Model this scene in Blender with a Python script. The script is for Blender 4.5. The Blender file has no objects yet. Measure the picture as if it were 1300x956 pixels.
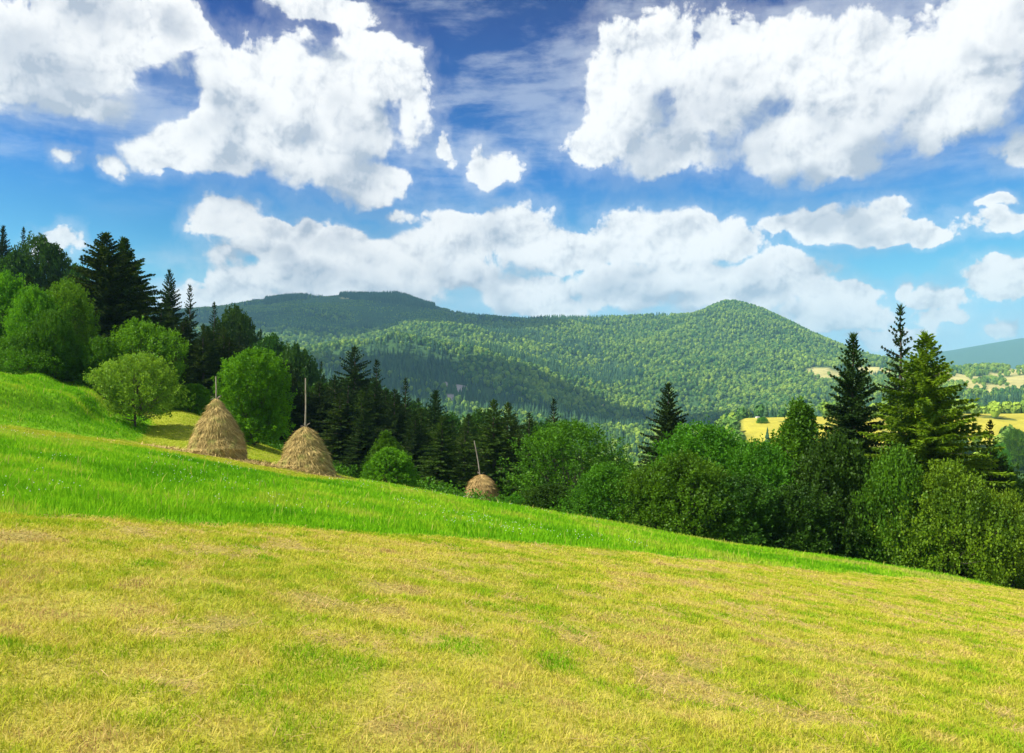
import bpy, math, random
import numpy as np
from mathutils import Vector

R = math.radians
rng = np.random.default_rng(7)
SC = bpy.context.scene
COL = SC.collection

# ------------------------------------------------------------------ camera
F = 1020.0          # focal length in photograph pixels (1300 wide)
HOR = 500.0         # eye level row
EYE = 1.7
cam_d = bpy.data.cameras.new('camera')
cam = bpy.data.objects.new('camera', cam_d)
COL.objects.link(cam)
cam.location = (0, 0, EYE)
cam.rotation_euler = (R(90), 0, 0)
cam_d.sensor_width = 36
cam_d.lens = 36 * F / 1300
cam_d.shift_y = (HOR - 478) / 1300
cam_d.clip_start = 0.1
cam_d.clip_end = 40000
SC.camera = cam

# ------------------------------------------------------------------ light
SUN_EL, SUN_AZ = 47.0, -107.0       # azimuth clockwise from +Y (view direction)
sd = Vector((math.sin(R(SUN_AZ)) * math.cos(R(SUN_EL)), math.cos(R(SUN_AZ)) * math.cos(R(SUN_EL)), math.sin(R(SUN_EL))))
sun_d = bpy.data.lights.new('sun', 'SUN')
sun_d.energy = 4.9
sun_d.angle = R(0.5)
sun_d.color = (1.0, 0.94, 0.84)
sun = bpy.data.objects.new('sun', sun_d)
sun.rotation_euler = sd.to_track_quat('Z', 'Y').to_euler()
sun.location = (0, 0, 50)
COL.objects.link(sun)

SC.view_settings.view_transform = 'Standard'
SC.view_settings.look = 'None'
SC.view_settings.exposure = 0.7
SC.view_settings.gamma = 1.0
SC.cycles.use_denoising = True
SC.cycles.max_bounces = 6
SC.cycles.diffuse_bounces = 3
SC.cycles.glossy_bounces = 2
SC.cycles.transmission_bounces = 4
SC.cycles.volume_bounces = 1
SC.cycles.transparent_max_bounces = 6
SC.cycles.sample_clamp_indirect = 4

# ------------------------------------------------------------------ node helper
class NT:
    def __init__(s, tree):
        s.t = tree; s.n = tree.nodes; s.l = tree.links
    def put(s, sock, v):
        if isinstance(v, bpy.types.NodeSocket): s.l.new(v, sock)
        elif v is not None: sock.default_value = v
    def math(s, op, a, b=None, c=None, clamp=False):
        n = s.n.new('ShaderNodeMath'); n.operation = op; n.use_clamp = clamp
        s.put(n.inputs[0], a); s.put(n.inputs[1], b); s.put(n.inputs[2], c)
        return n.outputs[0]
    def vec(s, op, a, b=None, c=None, scale=None):
        n = s.n.new('ShaderNodeVectorMath'); n.operation = op
        s.put(n.inputs[0], a); s.put(n.inputs[1], b); s.put(n.inputs[2], c)
        if scale is not None: s.put(n.inputs['Scale'], scale)
        return n.outputs['Value'] if op in ('LENGTH', 'DOT_PRODUCT', 'DISTANCE') else n.outputs[0]
    def noise(s, v, scale, detail=2, rough=.5, lac=2.0, out=0, dist=0, dim='3D'):
        n = s.n.new('ShaderNodeTexNoise'); n.noise_dimensions = dim; s.put(n.inputs['Vector'], v)
        n.inputs['Scale'].default_value = scale; n.inputs['Detail'].default_value = detail
        n.inputs['Roughness'].default_value = rough; n.inputs['Lacunarity'].default_value = lac
        n.inputs['Distortion'].default_value = dist
        return n.outputs[out]
    def voro(s, v, scale, detail=0, rough=.5, dim='2D'):
        n = s.n.new('ShaderNodeTexVoronoi'); n.voronoi_dimensions = dim; s.put(n.inputs['Vector'], v)
        n.inputs['Scale'].default_value = scale; n.inputs['Detail'].default_value = detail
        n.inputs['Roughness'].default_value = rough; n.normalize = True
        return n.outputs['Distance']
    def ramp(s, v, a, b, lo=0., hi=1., smooth=True):
        n = s.n.new('ShaderNodeMapRange'); n.interpolation_type = 'SMOOTHSTEP' if smooth else 'LINEAR'
        s.put(n.inputs[0], v); s.put(n.inputs[1], a); s.put(n.inputs[2], b); s.put(n.inputs[3], lo); s.put(n.inputs[4], hi)
        return n.outputs[0]
    def mix(s, f, a, b, mode='MIX'):
        n = s.n.new('ShaderNodeMix'); n.data_type = 'RGBA'; n.blend_type = mode
        s.put(n.inputs[0], f); s.put(n.inputs[6], a); s.put(n.inputs[7], b)
        return n.outputs[2]
    def comb(s, x, y, z):
        n = s.n.new('ShaderNodeCombineXYZ'); s.put(n.inputs[0], x); s.put(n.inputs[1], y); s.put(n.inputs[2], z)
        return n.outputs[0]
    def sep(s, v):
        n = s.n.new('ShaderNodeSeparateXYZ'); s.put(n.inputs[0], v); return n.outputs
    def colramp(s, f, stops):
        n = s.n.new('ShaderNodeValToRGB'); s.put(n.inputs[0], f)
        e = n.color_ramp.elements
        while len(e) < len(stops): e.new(0.5)
        for k, (p, c) in zip(e, stops): k.position = p; k.color = (*c, 1)
        return n.outputs[0]
def C4(r, g, b): return (r, g, b, 1.0)

# ------------------------------------------------------------------ sky: Nishita air plus cumulus laid out by direction
CLOUDS = [  # direction of each billow (as the photograph's columns and rows), half width, half height
 (45,60,125,58),(140,70,85,52),(10,110,110,38),(212,28,46,34),(120,20,110,40),(90,125,80,26),
 (290,112,50,52),(375,108,85,60),(468,95,68,62),(300,190,105,38),(225,188,70,30),(390,205,110,38),(470,228,62,34),(345,150,95,60),(440,160,80,55),
 (518,165,24,40),(410,6,70,24),(520,120,30,40),
 (92,201,20,10),(144,211,16,13),(626,207,24,17),(508,270,28,9),(562,195,15,14),(64,304,20,14),
 (292,272,48,28),(345,290,40,22),(392,292,35,28),(440,312,58,28),(330,322,65,24),(500,322,75,34),(575,308,62,36),(640,297,55,33),
 (705,322,90,32),(810,300,72,40),(880,292,62,38),(938,312,42,24),(860,325,110,24),(400,352,130,28),(560,350,130,30),(330,380,120,26),(480,375,110,22),
 (690,375,105,30),(790,365,110,34),(880,352,95,30),(1000,345,58,24),(940,375,120,34),(1060,372,62,20),(1040,402,90,22),(1120,425,70,14),
 (825,78,62,56),(790,128,62,62),(762,185,52,36),(850,190,92,36),(955,85,92,58),(925,50,45,24),(1050,95,100,62),(1150,100,95,58),(1245,100,95,58),
 (1010,180,100,44),(1085,140,120,56),(1178,158,48,36),(1235,135,85,36),(1280,50,85,55),(1110,40,45,28),(1230,15,85,40),(1060,205,60,24),(905,130,90,60),
 (1045,280,58,26),(1108,272,50,26),(1140,292,62,18),(1185,298,32,16),(1000,285,28,12),
 (1272,355,48,24),(1268,287,30,11),(1262,265,20,8),(1186,380,24,14),(1188,404,28,10),(1285,412,40,18),(1150,362,14,11),(1300,190,26,22),
]
def px2ang(px, py):
    u = (px - 650) / F; v = (HOR - py) / F
    az = math.atan(u); el = math.atan(v * math.cos(az))
    return az, el

world = bpy.data.worlds.new('World'); SC.world = world; world.use_nodes = True
wt = NT(world.node_tree); wt.n.clear()

def group(name):
    g = bpy.data.node_groups.new(name, 'ShaderNodeTree')
    g.interface.new_socket('P', in_out='INPUT', socket_type='NodeSocketVector')
    g.interface.new_socket('V', in_out='OUTPUT', socket_type='NodeSocketFloat')
    G = NT(g); gi = g.nodes.new('NodeGroupInput'); go = g.nodes.new('NodeGroupOutput')
    return g, G, gi.outputs[0], go.inputs[0]
g, G, P, OUT = group('cloud_mass')
w1 = G.vec('SUBTRACT', G.noise(P, 9, 3, .55, out=1, dim='2D'), (.5, .5, .5))
w2 = G.vec('SUBTRACT', G.noise(P, 42, 3, .6, out=1, dim='2D'), (.5, .5, .5))
Pw = G.vec('MULTIPLY_ADD', w1, (.058, .042, 0), P)
Pw = G.vec('MULTIPLY_ADD', w2, (.024, .016, 0), Pw)
acc = None
for (cx, cy, rx, ry) in CLOUDS:
    az, el = px2ang(cx, cy)
    k = math.cos(az)
    small = rx < 32
    if small: rx *= 1.1; ry *= 1.15
    ax = rx / F * k * k; ay = ry / F * k
    d = G.vec('LENGTH', G.vec('MULTIPLY_ADD', Pw, (1 / ax, 1 / ay, 0), (-az / ax, -el / ay, 0)))
    if small: d = G.math('MULTIPLY_ADD', d, .62, .36)      # small scraps: ragged and thin
    if acc is None: acc = d
    else:
        n = g.nodes.new('ShaderNodeMath'); n.operation = 'SMOOTH_MIN'
        G.put(n.inputs[0], acc); G.put(n.inputs[1], d); n.inputs[2].default_value = .22
        acc = n.outputs[0]
# elsewhere round the horizon: scattered fair-weather cumulus
s_ = G.sep(P)
away = G.ramp(G.math('ABSOLUTE', s_[0]), .62, .80)
hi_ = G.ramp(s_[1], .50, .62)
away = G.math('MAXIMUM', away, hi_)
oth = G.ramp(G.noise(P, 3.2, 2, .5, dim='2D'), .40, .62, 1.5, .45)
acc = G.math('ADD', G.math('MULTIPLY', acc, G.math('SUBTRACT', 1., away)), G.math('MULTIPLY', oth, away))
G.put(OUT, G.math('SUBTRACT', .95, acc))
g2, G, P, OUT = group('cloud_billows')
jog = G.vec('MULTIPLY_ADD', G.vec('SUBTRACT', G.noise(P, 14, 2, .5, out=1, dim='2D'), (.5, .5, .5)), (.05, .04, 0), P)
b0 = G.voro(jog, 9.5, 0, .5)
b1 = G.voro(jog, 24, 4, .58)
b2 = G.noise(P, 24, 7, .58, dim='2D')
bil = G.math('ADD', G.math('MULTIPLY_ADD', b0, -.85, .36), G.math('MULTIPLY_ADD', b1, -.95, .36))
G.put(OUT, G.math('ADD', bil, G.math('MULTIPLY', G.math('SUBTRACT', b2, .5), .75)))

tc = wt.n.new('ShaderNodeTexCoord')
dx, dy, dz = wt.sep(wt.vec('NORMALIZE', tc.outputs['Generated']))[:3]
az = wt.math('ARCTAN2', dx, dy)
el = wt.math('ARCSINE', dz)
p0 = wt.comb(az, el, 0.)
def fieldat(tree, off=None):
    n = wt.n.new('ShaderNodeGroup'); n.node_tree = tree
    wt.put(n.inputs[0], wt.vec('ADD', p0, off) if off else p0)
    return n.outputs[0]
E0 = fieldat(g); E1 = fieldat(g, (-.012, .05, 0))
L0 = fieldat(g2); L1 = fieldat(g2, (-.010, .017, 0)); L2 = fieldat(g2, (-.003, .005, 0))
D0 = wt.math('ADD', E0, L0)
under = wt.math('SUBTRACT', E1, E0)
# crisp towers above, ragged and thin below
alpha = wt.ramp(D0, -.06, wt.ramp(under, -.2, .5, .20, .70))
halo = wt.math('MULTIPLY', wt.ramp(D0, -.60, .1), .22)
alpha = wt.math('MAXIMUM', alpha, halo)
# darker where there is cloud between this billow and the sun, and in the flat bases
sh1 = wt.math('ADD', wt.math('MULTIPLY', wt.ramp(wt.math('SUBTRACT', L1, L0), -.10, .50), .65), wt.math('MULTIPLY', wt.ramp(wt.math('SUBTRACT', L2, L0), -.05, .22), .22))
sh3 = wt.ramp(under, -.10, .70)
big = wt.noise(p0, 6.5, 4, .55, dim='2D')
thick = wt.ramp(D0, .15, .9)
sh2 = wt.math('MULTIPLY', thick, wt.ramp(big, .40, .70))
shade = wt.math('ADD', wt.math('MULTIPLY', sh1, .92), wt.math('ADD', wt.math('MULTIPLY', sh2, .74), wt.math('MULTIPLY', sh3, .85)), clamp=True)
CL = 8.1
ccol = wt.mix(shade, C4(CL * 1.0, CL * .985, CL * .97), C4(CL * .46, CL * .50, CL * .585))
# thin high veil
cirp = wt.vec('MULTIPLY', p0, (1, 3.6, 1))
cir = wt.noise(cirp, 5.0, 6, .62, dist=.12, dim='2D')
def patch(px, py, rx, ry):
    a_, e_ = px2ang(px, py)
    return wt.ramp(wt.vec('LENGTH', wt.vec('MULTIPLY_ADD', p0, (F / rx, F / ry, 0), (-a_ * F / rx, -e_ * F / ry, 0))), .2, 1.2, 1., 0.)
veil = wt.math('MAXIMUM', wt.math('MAXIMUM', patch(640, 110, 150, 85), patch(110, 130, 210, 60)), wt.math('MAXIMUM', patch(660, 190, 130, 50), patch(1150, 35, 200, 50)))
low_v = wt.math('MAXIMUM', patch(380, 365, 330, 60), patch(900, 375, 300, 50))
cir = wt.math('ADD', cir, wt.math('ADD', wt.math('MULTIPLY', veil, .13), wt.math('MULTIPLY', low_v, .20)))
cmask = wt.math('MULTIPLY', wt.ramp(cir, .49, .76), wt.math('MAXIMUM', wt.ramp(el, .17, .30), low_v))
cmask = wt.math('MULTIPLY', cmask, .42)
sky = wt.n.new('ShaderNodeTexSky'); sky.sky_type = 'NISHITA'
sky.sun_disc = False; sky.sun_elevation = R(SUN_EL); sky.sun_rotation = R(SUN_AZ)
sky.air_density = 1.0; sky.dust_density = .6; sky.ozone_density = 2.0; sky.altitude = 500
SKYC = sky.outputs[0]
# polarised, deeper blue overhead; pale towards the horizon
tint = wt.colramp(wt.math('DIVIDE', el, .5, clamp=True), [(0., (.86, 1.0, 1.22)), (.28, (.34, .95, 1.05)), (.52, (.015, .50, 1.06)), (.85, (.0, .13, .62)), (1., (.0, .06, .42))])
skyc = wt.mix(1., SKYC, tint, 'MULTIPLY')
skyc = wt.mix(cmask, skyc, C4(CL * .72, CL * .77, CL * .85))
lowh = wt.ramp(el, .02, .16, .38, 0.)
skyc = wt.mix(lowh, skyc, C4(CL * .74, CL * .84, CL * .95))
full = wt.mix(alpha, skyc, ccol)
bg = wt.n.new('ShaderNodeBackground'); wt.put(bg.inputs[0], full); bg.inputs[1].default_value = .085
wo = wt.n.new('ShaderNodeOutputWorld'); wt.l.new(bg.outputs[0], wo.inputs[0])
world.cycles.sampling_method = 'MANUAL'; world.cycles.sample_map_resolution = 512

# ------------------------------------------------------------------ numeric noise
def hash2(ix, iy, seed):
    h = (ix.astype(np.int64) * 374761393 + iy.astype(np.int64) * 668265263 + seed * 974634777) & 0xffffffff
    h = ((h ^ (h >> 13)) * 1274126177) & 0xffffffff
    return ((h ^ (h >> 16)) & 0xffff) / 65535.0
def vnoise(x, y, seed=0):
    ix = np.floor(x); iy = np.floor(y); fx = x - ix; fy = y - iy
    fx = fx * fx * fx * (fx * (fx * 6 - 15) + 10); fy = fy * fy * fy * (fy * (fy * 6 - 15) + 10)
    a = hash2(ix, iy, seed); b = hash2(ix + 1, iy, seed); c = hash2(ix, iy + 1, seed); d = hash2(ix + 1, iy + 1, seed)
    return (a + (b - a) * fx) * (1 - fy) + (c + (d - c) * fx) * fy
def fbm(x, y, scale, octs=4, rough=.5, seed=0):
    s = 0; a = 1; t = 0
    for o in range(octs):
        s = s + a * vnoise(x / scale + 17.3 * o, y / scale - 9.1 * o, seed + o); t += a; a *= rough; scale /= 2.03
    return s / t
def sstep(a, b, x):
    t = np.clip((x - a) / (b - a), 0, 1); return t * t * (3 - 2 * t)

# ------------------------------------------------------------------ terrain height
def pchip(xs, ys, x):
    xs = np.asarray(xs, float); ys = np.asarray(ys, float)
    h = np.diff(xs); sl = np.diff(ys, axis=0) / (h[:, None] if ys.ndim == 2 else h)
    m = np.zeros_like(ys)
    m[0] = sl[0]; m[-1] = sl[-1]
    a, b = sl[:-1], sl[1:]
    with np.errstate(divide='ignore', invalid='ignore'):
        hm = np.where(a * b > 0, 2 * a * b / (a + b), 0)
    m[1:-1] = hm
    i = np.clip(np.searchsorted(xs, x, side='right') - 1, 0, len(xs) - 2)
    t = np.clip((x - xs[i]) / h[i], 0, 1)
    hh = h[i]
    if ys.ndim == 2: t = t[:, None]; hh = hh[:, None]
    return ((1 + 2 * t) * (1 - t) ** 2) * ys[i] + (t * (1 - t) ** 2) * hh * m[i] + (t * t * (3 - 2 * t)) * ys[i + 1] + (t * t * (t - 1)) * hh * m[i + 1]

ROWS = [   # distance, ground line (column, row) seen in the photograph at that distance
 (38, [(-565,451),(0,541),(450,613),(900,685),(1300,749),(1865,839)]),
 (45, [(-565,443),(0,533.5),(330,586),(450,609),(600,638),(700,655),(900,689),(1100,722),(1300,756),(1865,850)]),
 (60, [(-565,480),(0,536),(120,534),(220,522),(330,564),(450,609),(600,646),(700,664),(800,684),(1000,719),(1200,755),(1300,774),(1865,862)]),
 (80, [(-565,470),(0,515),(120,516),(220,524),(330,574),(450,628),(600,668),(700,685),(900,720),(1100,755),(1300,788),(1865,870)]),
 (120, [(-565,400),(0,450),(120,486),(220,524),(330,578),(450,628),(600,680),(800,728),(1000,760),(1300,795),(1865,850)]),
 (180, [(-565,330),(0,405),(120,452),(220,500),(330,555),(450,612),(600,668),(800,710),(1000,728),(1300,745),(1865,780)]),
 (300, [(-565,380),(0,430),(120,480),(220,530),(330,580),(450,625),(600,650),(800,665),(1000,660),(1300,650),(1865,680)]),
 (350, [(-565,400),(0,445),(220,530),(450,620),(600,640),(800,645),(900,605),(960,574),(1100,568),(1300,566),(1865,580)]),
 (450, [(-565,420),(0,450),(120,490),(220,530),(330,570),(450,600),(600,612),(800,610),(880,575),(950,531),(1100,528),(1300,525),(1865,525)]),
 (540, [(-565,440),(0,470),(220,530),(450,590),(600,605),(800,600),(1000,550),(1300,545),(1865,540)]),
 (700, [(-565,480),(0,490),(220,520),(450,560),(600,575),(800,582),(1000,575),(1200,565),(1300,558),(1865,540)]),
 (1000, [(-565,470),(0,480),(220,480),(330,490),(450,515),(600,540),(700,552),(800,560),(900,552),(1000,545),(1100,535),(1200,516),(1300,515),(1865,500)]),
 (1300, [(-565,450),(0,450),(220,450),(330,455),(450,478),(520,480),(600,485),(700,508),(800,540),(900,530),(1000,515),(1100,505),(1200,490),(1300,490),(1865,480)]),
 (1500, [(-565,440),(0,440),(220,435),(330,440),(450,449),(520,438),(600,442),(700,474),(800,510),(900,506),(1000,492),(1100,488),(1200,474),(1300,475),(1865,470)]),
 (1750, [(-565,440),(0,430),(220,427),(330,430),(450,446),(520,446),(600,444),(700,462),(800,482),(900,474),(1000,466),(1100,470),(1200,469),(1300,474),(1865,468)]),
 (2050, [(-565,430),(0,420),(220,410),(330,410),(450,418),(545,414),(600,420),(700,436),(800,443),(900,430),(1000,436),(1050,448),(1100,457),(1200,468),(1300,474),(1865,465)]),
 (2300, [(-565,430),(0,410),(220,402),(330,400),(450,402),(545,404),(600,414),(700,419),(800,417),(850,411),(900,400),(960,402),(1000,414),(1050,436),(1100,455),(1200,470),(1300,476),(1865,465)]),
 (2550, [(-565,430),(0,410),(220,397),(330,391),(390,386),(450,388),(545,392),(600,404),(700,405),(800,403),(850,400),(885,396),(908,387),(927,383),(952,389),(1000,409),(1040,429),(1070,443),(1100,455),(1200,472),(1300,478),(1865,465)]),
 (2950, [(-565,430),(0,410),(220,396),(285,392),(330,383),(390,379),(430,380),(500,378),(545,391),(600,410),(700,420),(800,420),(950,410),(1050,445),(1200,475),(1865,470)]),
 (3600, [(-565,470),(0,450),(400,440),(700,450),(1000,450),(1300,482),(1865,480)]),
 (5500, [(-565,485),(0,480),(1000,480),(1300,484),(1865,480)]),
 (8000, [(-565,460),(0,470),(800,470),(1100,458),(1200,447),(1240,440),(1270,435),(1300,430),(1865,405)]),
 (9600, [(-565,485),(0,485),(1865,485)]),
]
TU = np.linspace(math.radians(-50), math.radians(50), 801)      # azimuth
TPX = 650 + F * np.tan(TU)
zr = []
for Y, pts in ROWS:
    py = pchip([p[0] for p in pts], [p[1] for p in pts], TPX)
    zr.append(-Y * (py - HOR) / F)
zr = np.array(zr)
LY = np.linspace(math.log(38), math.log(9600), 900)
TAB = pchip([math.log(r[0]) for r in ROWS], zr, LY)

BANK = [(-60, 8), (-40, 22), (-24.5, 38.5), (-20.8, 44), (-23.5, 52), (-31, 66), (-42, 90)]   # foot of the grassy bank
def side_dist(x, y, poly):
    """signed distance to a polyline, positive on its left-hand (outer) side"""
    best = np.full(x.shape, 1e9); sg = np.ones(x.shape)
    for (x0, y0), (x1, y1) in zip(poly[:-1], poly[1:]):
        dx, dy = x1 - x0, y1 - y0; L2 = dx * dx + dy * dy
        t = np.clip(((x - x0) * dx + (y - y0) * dy) / L2, 0, 1)
        d = np.hypot(x - x0 - t * dx, y - y0 - t * dy)
        s = np.sign((y - y0) * dx - (x - x0) * dy)
        m = d < best; best = np.where(m, d, best); sg = np.where(m, s, sg)
    return best * sg
def bank_d(x, y): return side_dist(x, y, BANK)
def height(x, y, detail=True):
    x = np.asarray(x, float); y = np.asarray(y, float)
    r = np.hypot(x, y)
    th = np.arctan2(x, y); thc = np.clip(th, R(-50), R(50))
    Yc = np.clip(r * np.cos(thc), 38, 9599)
    a = (thc - TU[0]) / (TU[1] - TU[0]); b = (np.log(Yc) - LY[0]) / (LY[1] - LY[0])
    ia = np.clip(a.astype(int), 0, len(TU) - 2); ib = np.clip(b.astype(int), 0, len(LY) - 2)
    fa = a - ia; fb = b - ib
    far = (TAB[ib, ia] * (1 - fa) + TAB[ib, ia + 1] * fa) * (1 - fb) + (TAB[ib + 1, ia] * (1 - fa) + TAB[ib + 1, ia + 1] * fa) * fb
    far = far + EYE
    w = sstep(R(50), R(170), np.abs(th))
    far = far * (1 - w) + w * (-.02 * np.minimum(r, 600))
    near = -.16 * x - .097 * y
    k = sstep(36, 42, r * np.cos(np.clip(th, R(-50), R(50))))
    z = near * (1 - k) + far * k
    bd = bank_d(x, y)
    bh = (2.5 + 1.1 * sstep(48, 60, y)) * sstep(-1.0, 6.5, bd) * (1 - sstep(62, 100, y)) * sstep(-10, 30, y)
    z = z + bh
    if detail:
        z = z + (fbm(x, y, 9, 3, .5, 3) - .5) * .35 * sstep(4, 12, r) + (fbm(x, y, 1.6, 3, .5, 5) - .5) * .10 * (1 - sstep(60, 120, r))
        # shallow folds of the bank
        z = z + sstep(0, 3, bd) * (1 - sstep(8, 16, bd)) * (1 - sstep(60, 90, y)) * .22 * np.sin(bd * 1.9 + 2 * vnoise(x / 5, y / 5, 9))
        m = sstep(600, 1100, r)
        rid = np.abs(fbm(x, y, 520, 4, .5, 11) - .5) * 2
        z = z - m * (rid - .22) * 0 + m * (fbm(x, y, 420, 5, .52, 21) - .5) * 88 * (1 - .55 * sstep(2200, 2600, r)) * (1 - sstep(1020, 1120, 650 + F * np.tan(thc)) * .6)
    if detail: z = z + m * (fbm(x, y, 150, 3, .5, 23) - .5) * 30 * (1 - .6 * sstep(2300, 2600, r)) * (1 - sstep(4500, 6000, r))
    return z
def H(x, y): return float(height(np.array([x]), np.array([y]))[0])
def ground_at(px, py, y0=4, y1=9000):
    """where the sight line through this column and row meets the ground"""
    ys = np.exp(np.linspace(math.log(y0), math.log(y1), 4000)); u = (px - 650) / F
    zz = height(ys * u, ys); ray = EYE - ys * (py - HOR) / F
    i = np.argmax(zz > ray); return ys[i] * u, ys[i], zz[i]

# ------------------------------------------------------------------ mesh helpers
def mesh_obj(name, v, f, mat=None, parent=None, attrs=None, smooth=False, fmat=None, loc=None):
    """v (n,3); f (m,3) or (m,4) index array or list of such; attrs name -> per-vertex floats"""
    if not isinstance(f, list): f = [f]
    me = bpy.data.meshes.new(name)
    nl = sum(a.size for a in f); nf = sum(a.shape[0] for a in f)
    me.vertices.add(len(v)); me.vertices.foreach_set('co', np.asarray(v, np.float32).ravel())
    me.loops.add(nl); me.polygons.add(nf)
    me.loops.foreach_set('vertex_index', np.concatenate([a.ravel() for a in f]).astype(np.int32))
    tot = np.concatenate([np.full(a.shape[0], a.shape[1]) for a in f]); st = np.concatenate([[0], np.cumsum(tot)[:-1]])
    me.polygons.foreach_set('loop_start', st.astype(np.int32))
    me.polygons.foreach_set('loop_total', tot.astype(np.int32))
    if smooth: me.polygons.foreach_set('use_smooth', np.ones(nf, bool))
    for k, a in (attrs or {}).items():
        a = np.asarray(a, np.float32)
        if a.ndim == 1:
            at = me.attributes.new(k, 'FLOAT', 'POINT'); at.data.foreach_set('value', a)
        else:
            at = me.attributes.new(k, 'FLOAT_COLOR', 'POINT'); at.data.foreach_set('color', np.c_[a, np.ones(len(a))].astype(np.float32).ravel())
    me.update(calc_edges=True)
    if mat: me.materials.append(mat)
    o = bpy.data.objects.new(name, me)
    if parent is not False: COL.objects.link(o)
    if parent: o.parent = parent
    if loc is not None: o.location = loc
    return o
def tag(o, label=None, cat=None, group=None, kind=None):
    if label: o['label'] = label
    if cat: o['category'] = cat
    if group: o['group'] = group
    if kind: o['kind'] = kind
    return o
def empty(name, loc):
    o = bpy.data.objects.new(name, None); COL.objects.link(o); o.location = loc; o.empty_display_size = .3
    return o
def tube(path, rad, n=7):
    """swept tube along a path of points"""
    path = np.asarray(path, float); rad = np.asarray(rad, float)
    T = np.gradient(path, axis=0); T /= np.linalg.norm(T, axis=1)[:, None] + 1e-9
    ref = np.where(np.abs(T[:, 2:3]) > .9, [[1., 0, 0]], [[0, 0, 1.]])
    A = np.cross(T, ref); A /= np.linalg.norm(A, axis=1)[:, None] + 1e-9
    B = np.cross(T, A)
    an = np.arange(n) * 2 * math.pi / n
    v = path[:, None] + rad[:, None, None] * (np.cos(an)[None, :, None] * A[:, None] + np.sin(an)[None, :, None] * B[:, None])
    v = v.reshape(-1, 3)
    m = len(path); i = np.arange(m - 1)[:, None] * n; j = np.arange(n)[None, :]; j2 = (j + 1) % n
    f = np.stack([i + j, i + j2, i + n + j2, i + n + j], -1).reshape(-1, 4)
    return v, f
def joinvf(parts):
    V = []; Fq = {3: [], 4: []}; k = 0
    for v, f in parts:
        V.append(v); Fq[f.shape[1]].append(f + k); k += len(v)
    return np.concatenate(V), [np.concatenate(a) for a in Fq.values() if a]
def unit(a): return a / (np.linalg.norm(a, axis=-1, keepdims=True) + 1e-9)

# ------------------------------------------------------------------ materials
def new_mat(name):
    m = bpy.data.materials.new(name); m.use_nodes = True; t = NT(m.node_tree); t.n.clear()
    o = t.n.new('ShaderNodeOutputMaterial'); return m, t, o
def principled(t, o, col, rough=.9, spec=.2, bump=None):
    b = t.n.new('ShaderNodeBsdfPrincipled'); t.put(b.inputs['Base Color'], col); t.put(b.inputs['Roughness'], rough)
    b.inputs['Specular IOR Level'].default_value = spec
    if bump is not None:
        n = t.n.new('ShaderNodeBump'); t.put(n.inputs['Height'], bump[0]); n.inputs['Strength'].default_value = bump[1]; n.inputs['Distance'].default_value = bump[2]
        t.l.new(n.outputs[0], b.inputs['Normal'])
    t.l.new(b.outputs[0], o.inputs[0]); return b
def leaf_mat(name, dark, light, trans=.32, varscale=.5):
    m, t, o = new_mat(name)
    oi = t.n.new('ShaderNodeObjectInfo'); at = t.n.new('ShaderNodeAttribute'); at.attribute_name = 'rnd'
    tcn = t.n.new('ShaderNodeTexCoord')
    nz = t.noise(tcn.outputs['Object'], varscale, 2)
    f = t.math('ADD', t.math('MULTIPLY', at.outputs['Fac'], .55), t.math('MULTIPLY', t.ramp(nz, .35, .65), .45))
    col = t.mix(f, C4(*dark), C4(*light))
    hs = t.n.new('ShaderNodeHueSaturation')
    t.put(hs.inputs['Hue'], t.ramp(oi.outputs['Random'], 0, 1, .488, .512, False)); hs.inputs['Saturation'].default_value = 1.0
    t.put(hs.inputs['Value'], t.ramp(oi.outputs['Random'], 0, 1, .82, 1.2, False)); t.put(hs.inputs['Color'], col)
    d = t.n.new('ShaderNodeBsdfDiffuse'); t.l.new(hs.outputs[0], d.inputs[0])
    tr = t.n.new('ShaderNodeBsdfTranslucent')
    t.put(tr.inputs[0], t.mix(1., hs.outputs[0], C4(1.25, 1.15, .5), 'MULTIPLY'))
    mx = t.n.new('ShaderNodeMixShader'); mx.inputs[0].default_value = trans
    t.l.new(d.outputs[0], mx.inputs[1]); t.l.new(tr.outputs[0], mx.inputs[2])
    gl = t.n.new('ShaderNodeBsdfGlossy'); gl.inputs['Roughness'].default_value = .5; gl.inputs['Color'].default_value = (.8, .85, .8, 1)
    m2 = t.n.new('ShaderNodeMixShader'); m2.inputs[0].default_value = .012
    t.l.new(mx.outputs[0], m2.inputs[1]); t.l.new(gl.outputs[0], m2.inputs[2])
    t.l.new(m2.outputs[0], o.inputs[0]); return m
def bark_mat(name, a, b):
    m, t, o = new_mat(name)
    tcn = t.n.new('ShaderNodeTexCoord'); nz = t.noise(t.vec('MULTIPLY', tcn.outputs['Object'], (6, 6, 1.2)), 2, 5, .6)
    principled(t, o, t.mix(nz, C4(*a), C4(*b)), .9, .1, (nz, .6, .05)); return m
M_BARK = bark_mat('bark', (.05, .04, .03), (.16, .13, .10))
M_LEAF_BRIGHT = leaf_mat('leaf_bright', (.045, .150, .006), (.17, .40, .012), .38)
M_LEAF_MID = leaf_mat('leaf_mid', (.026, .095, .005), (.115, .29, .010), .34)
M_LEAF_DARK = leaf_mat('leaf_dark', (.016, .055, .005), (.060, .155, .010), .3)
M_LEAF_SILVER = leaf_mat('leaf_silver', (.08, .20, .012), (.30, .48, .045), .38)
M_LEAF_YEL = leaf_mat('leaf_yellow', (.025, .075, .004), (.19, .28, .010), .33)
M_NEED_DARK = leaf_mat('needle_dark', (.014, .038, .007), (.052, .100, .014), .17, .8)
M_NEED_MID = leaf_mat('needle_mid', (.022, .056, .008), (.085, .145, .014), .18, .8)
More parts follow.
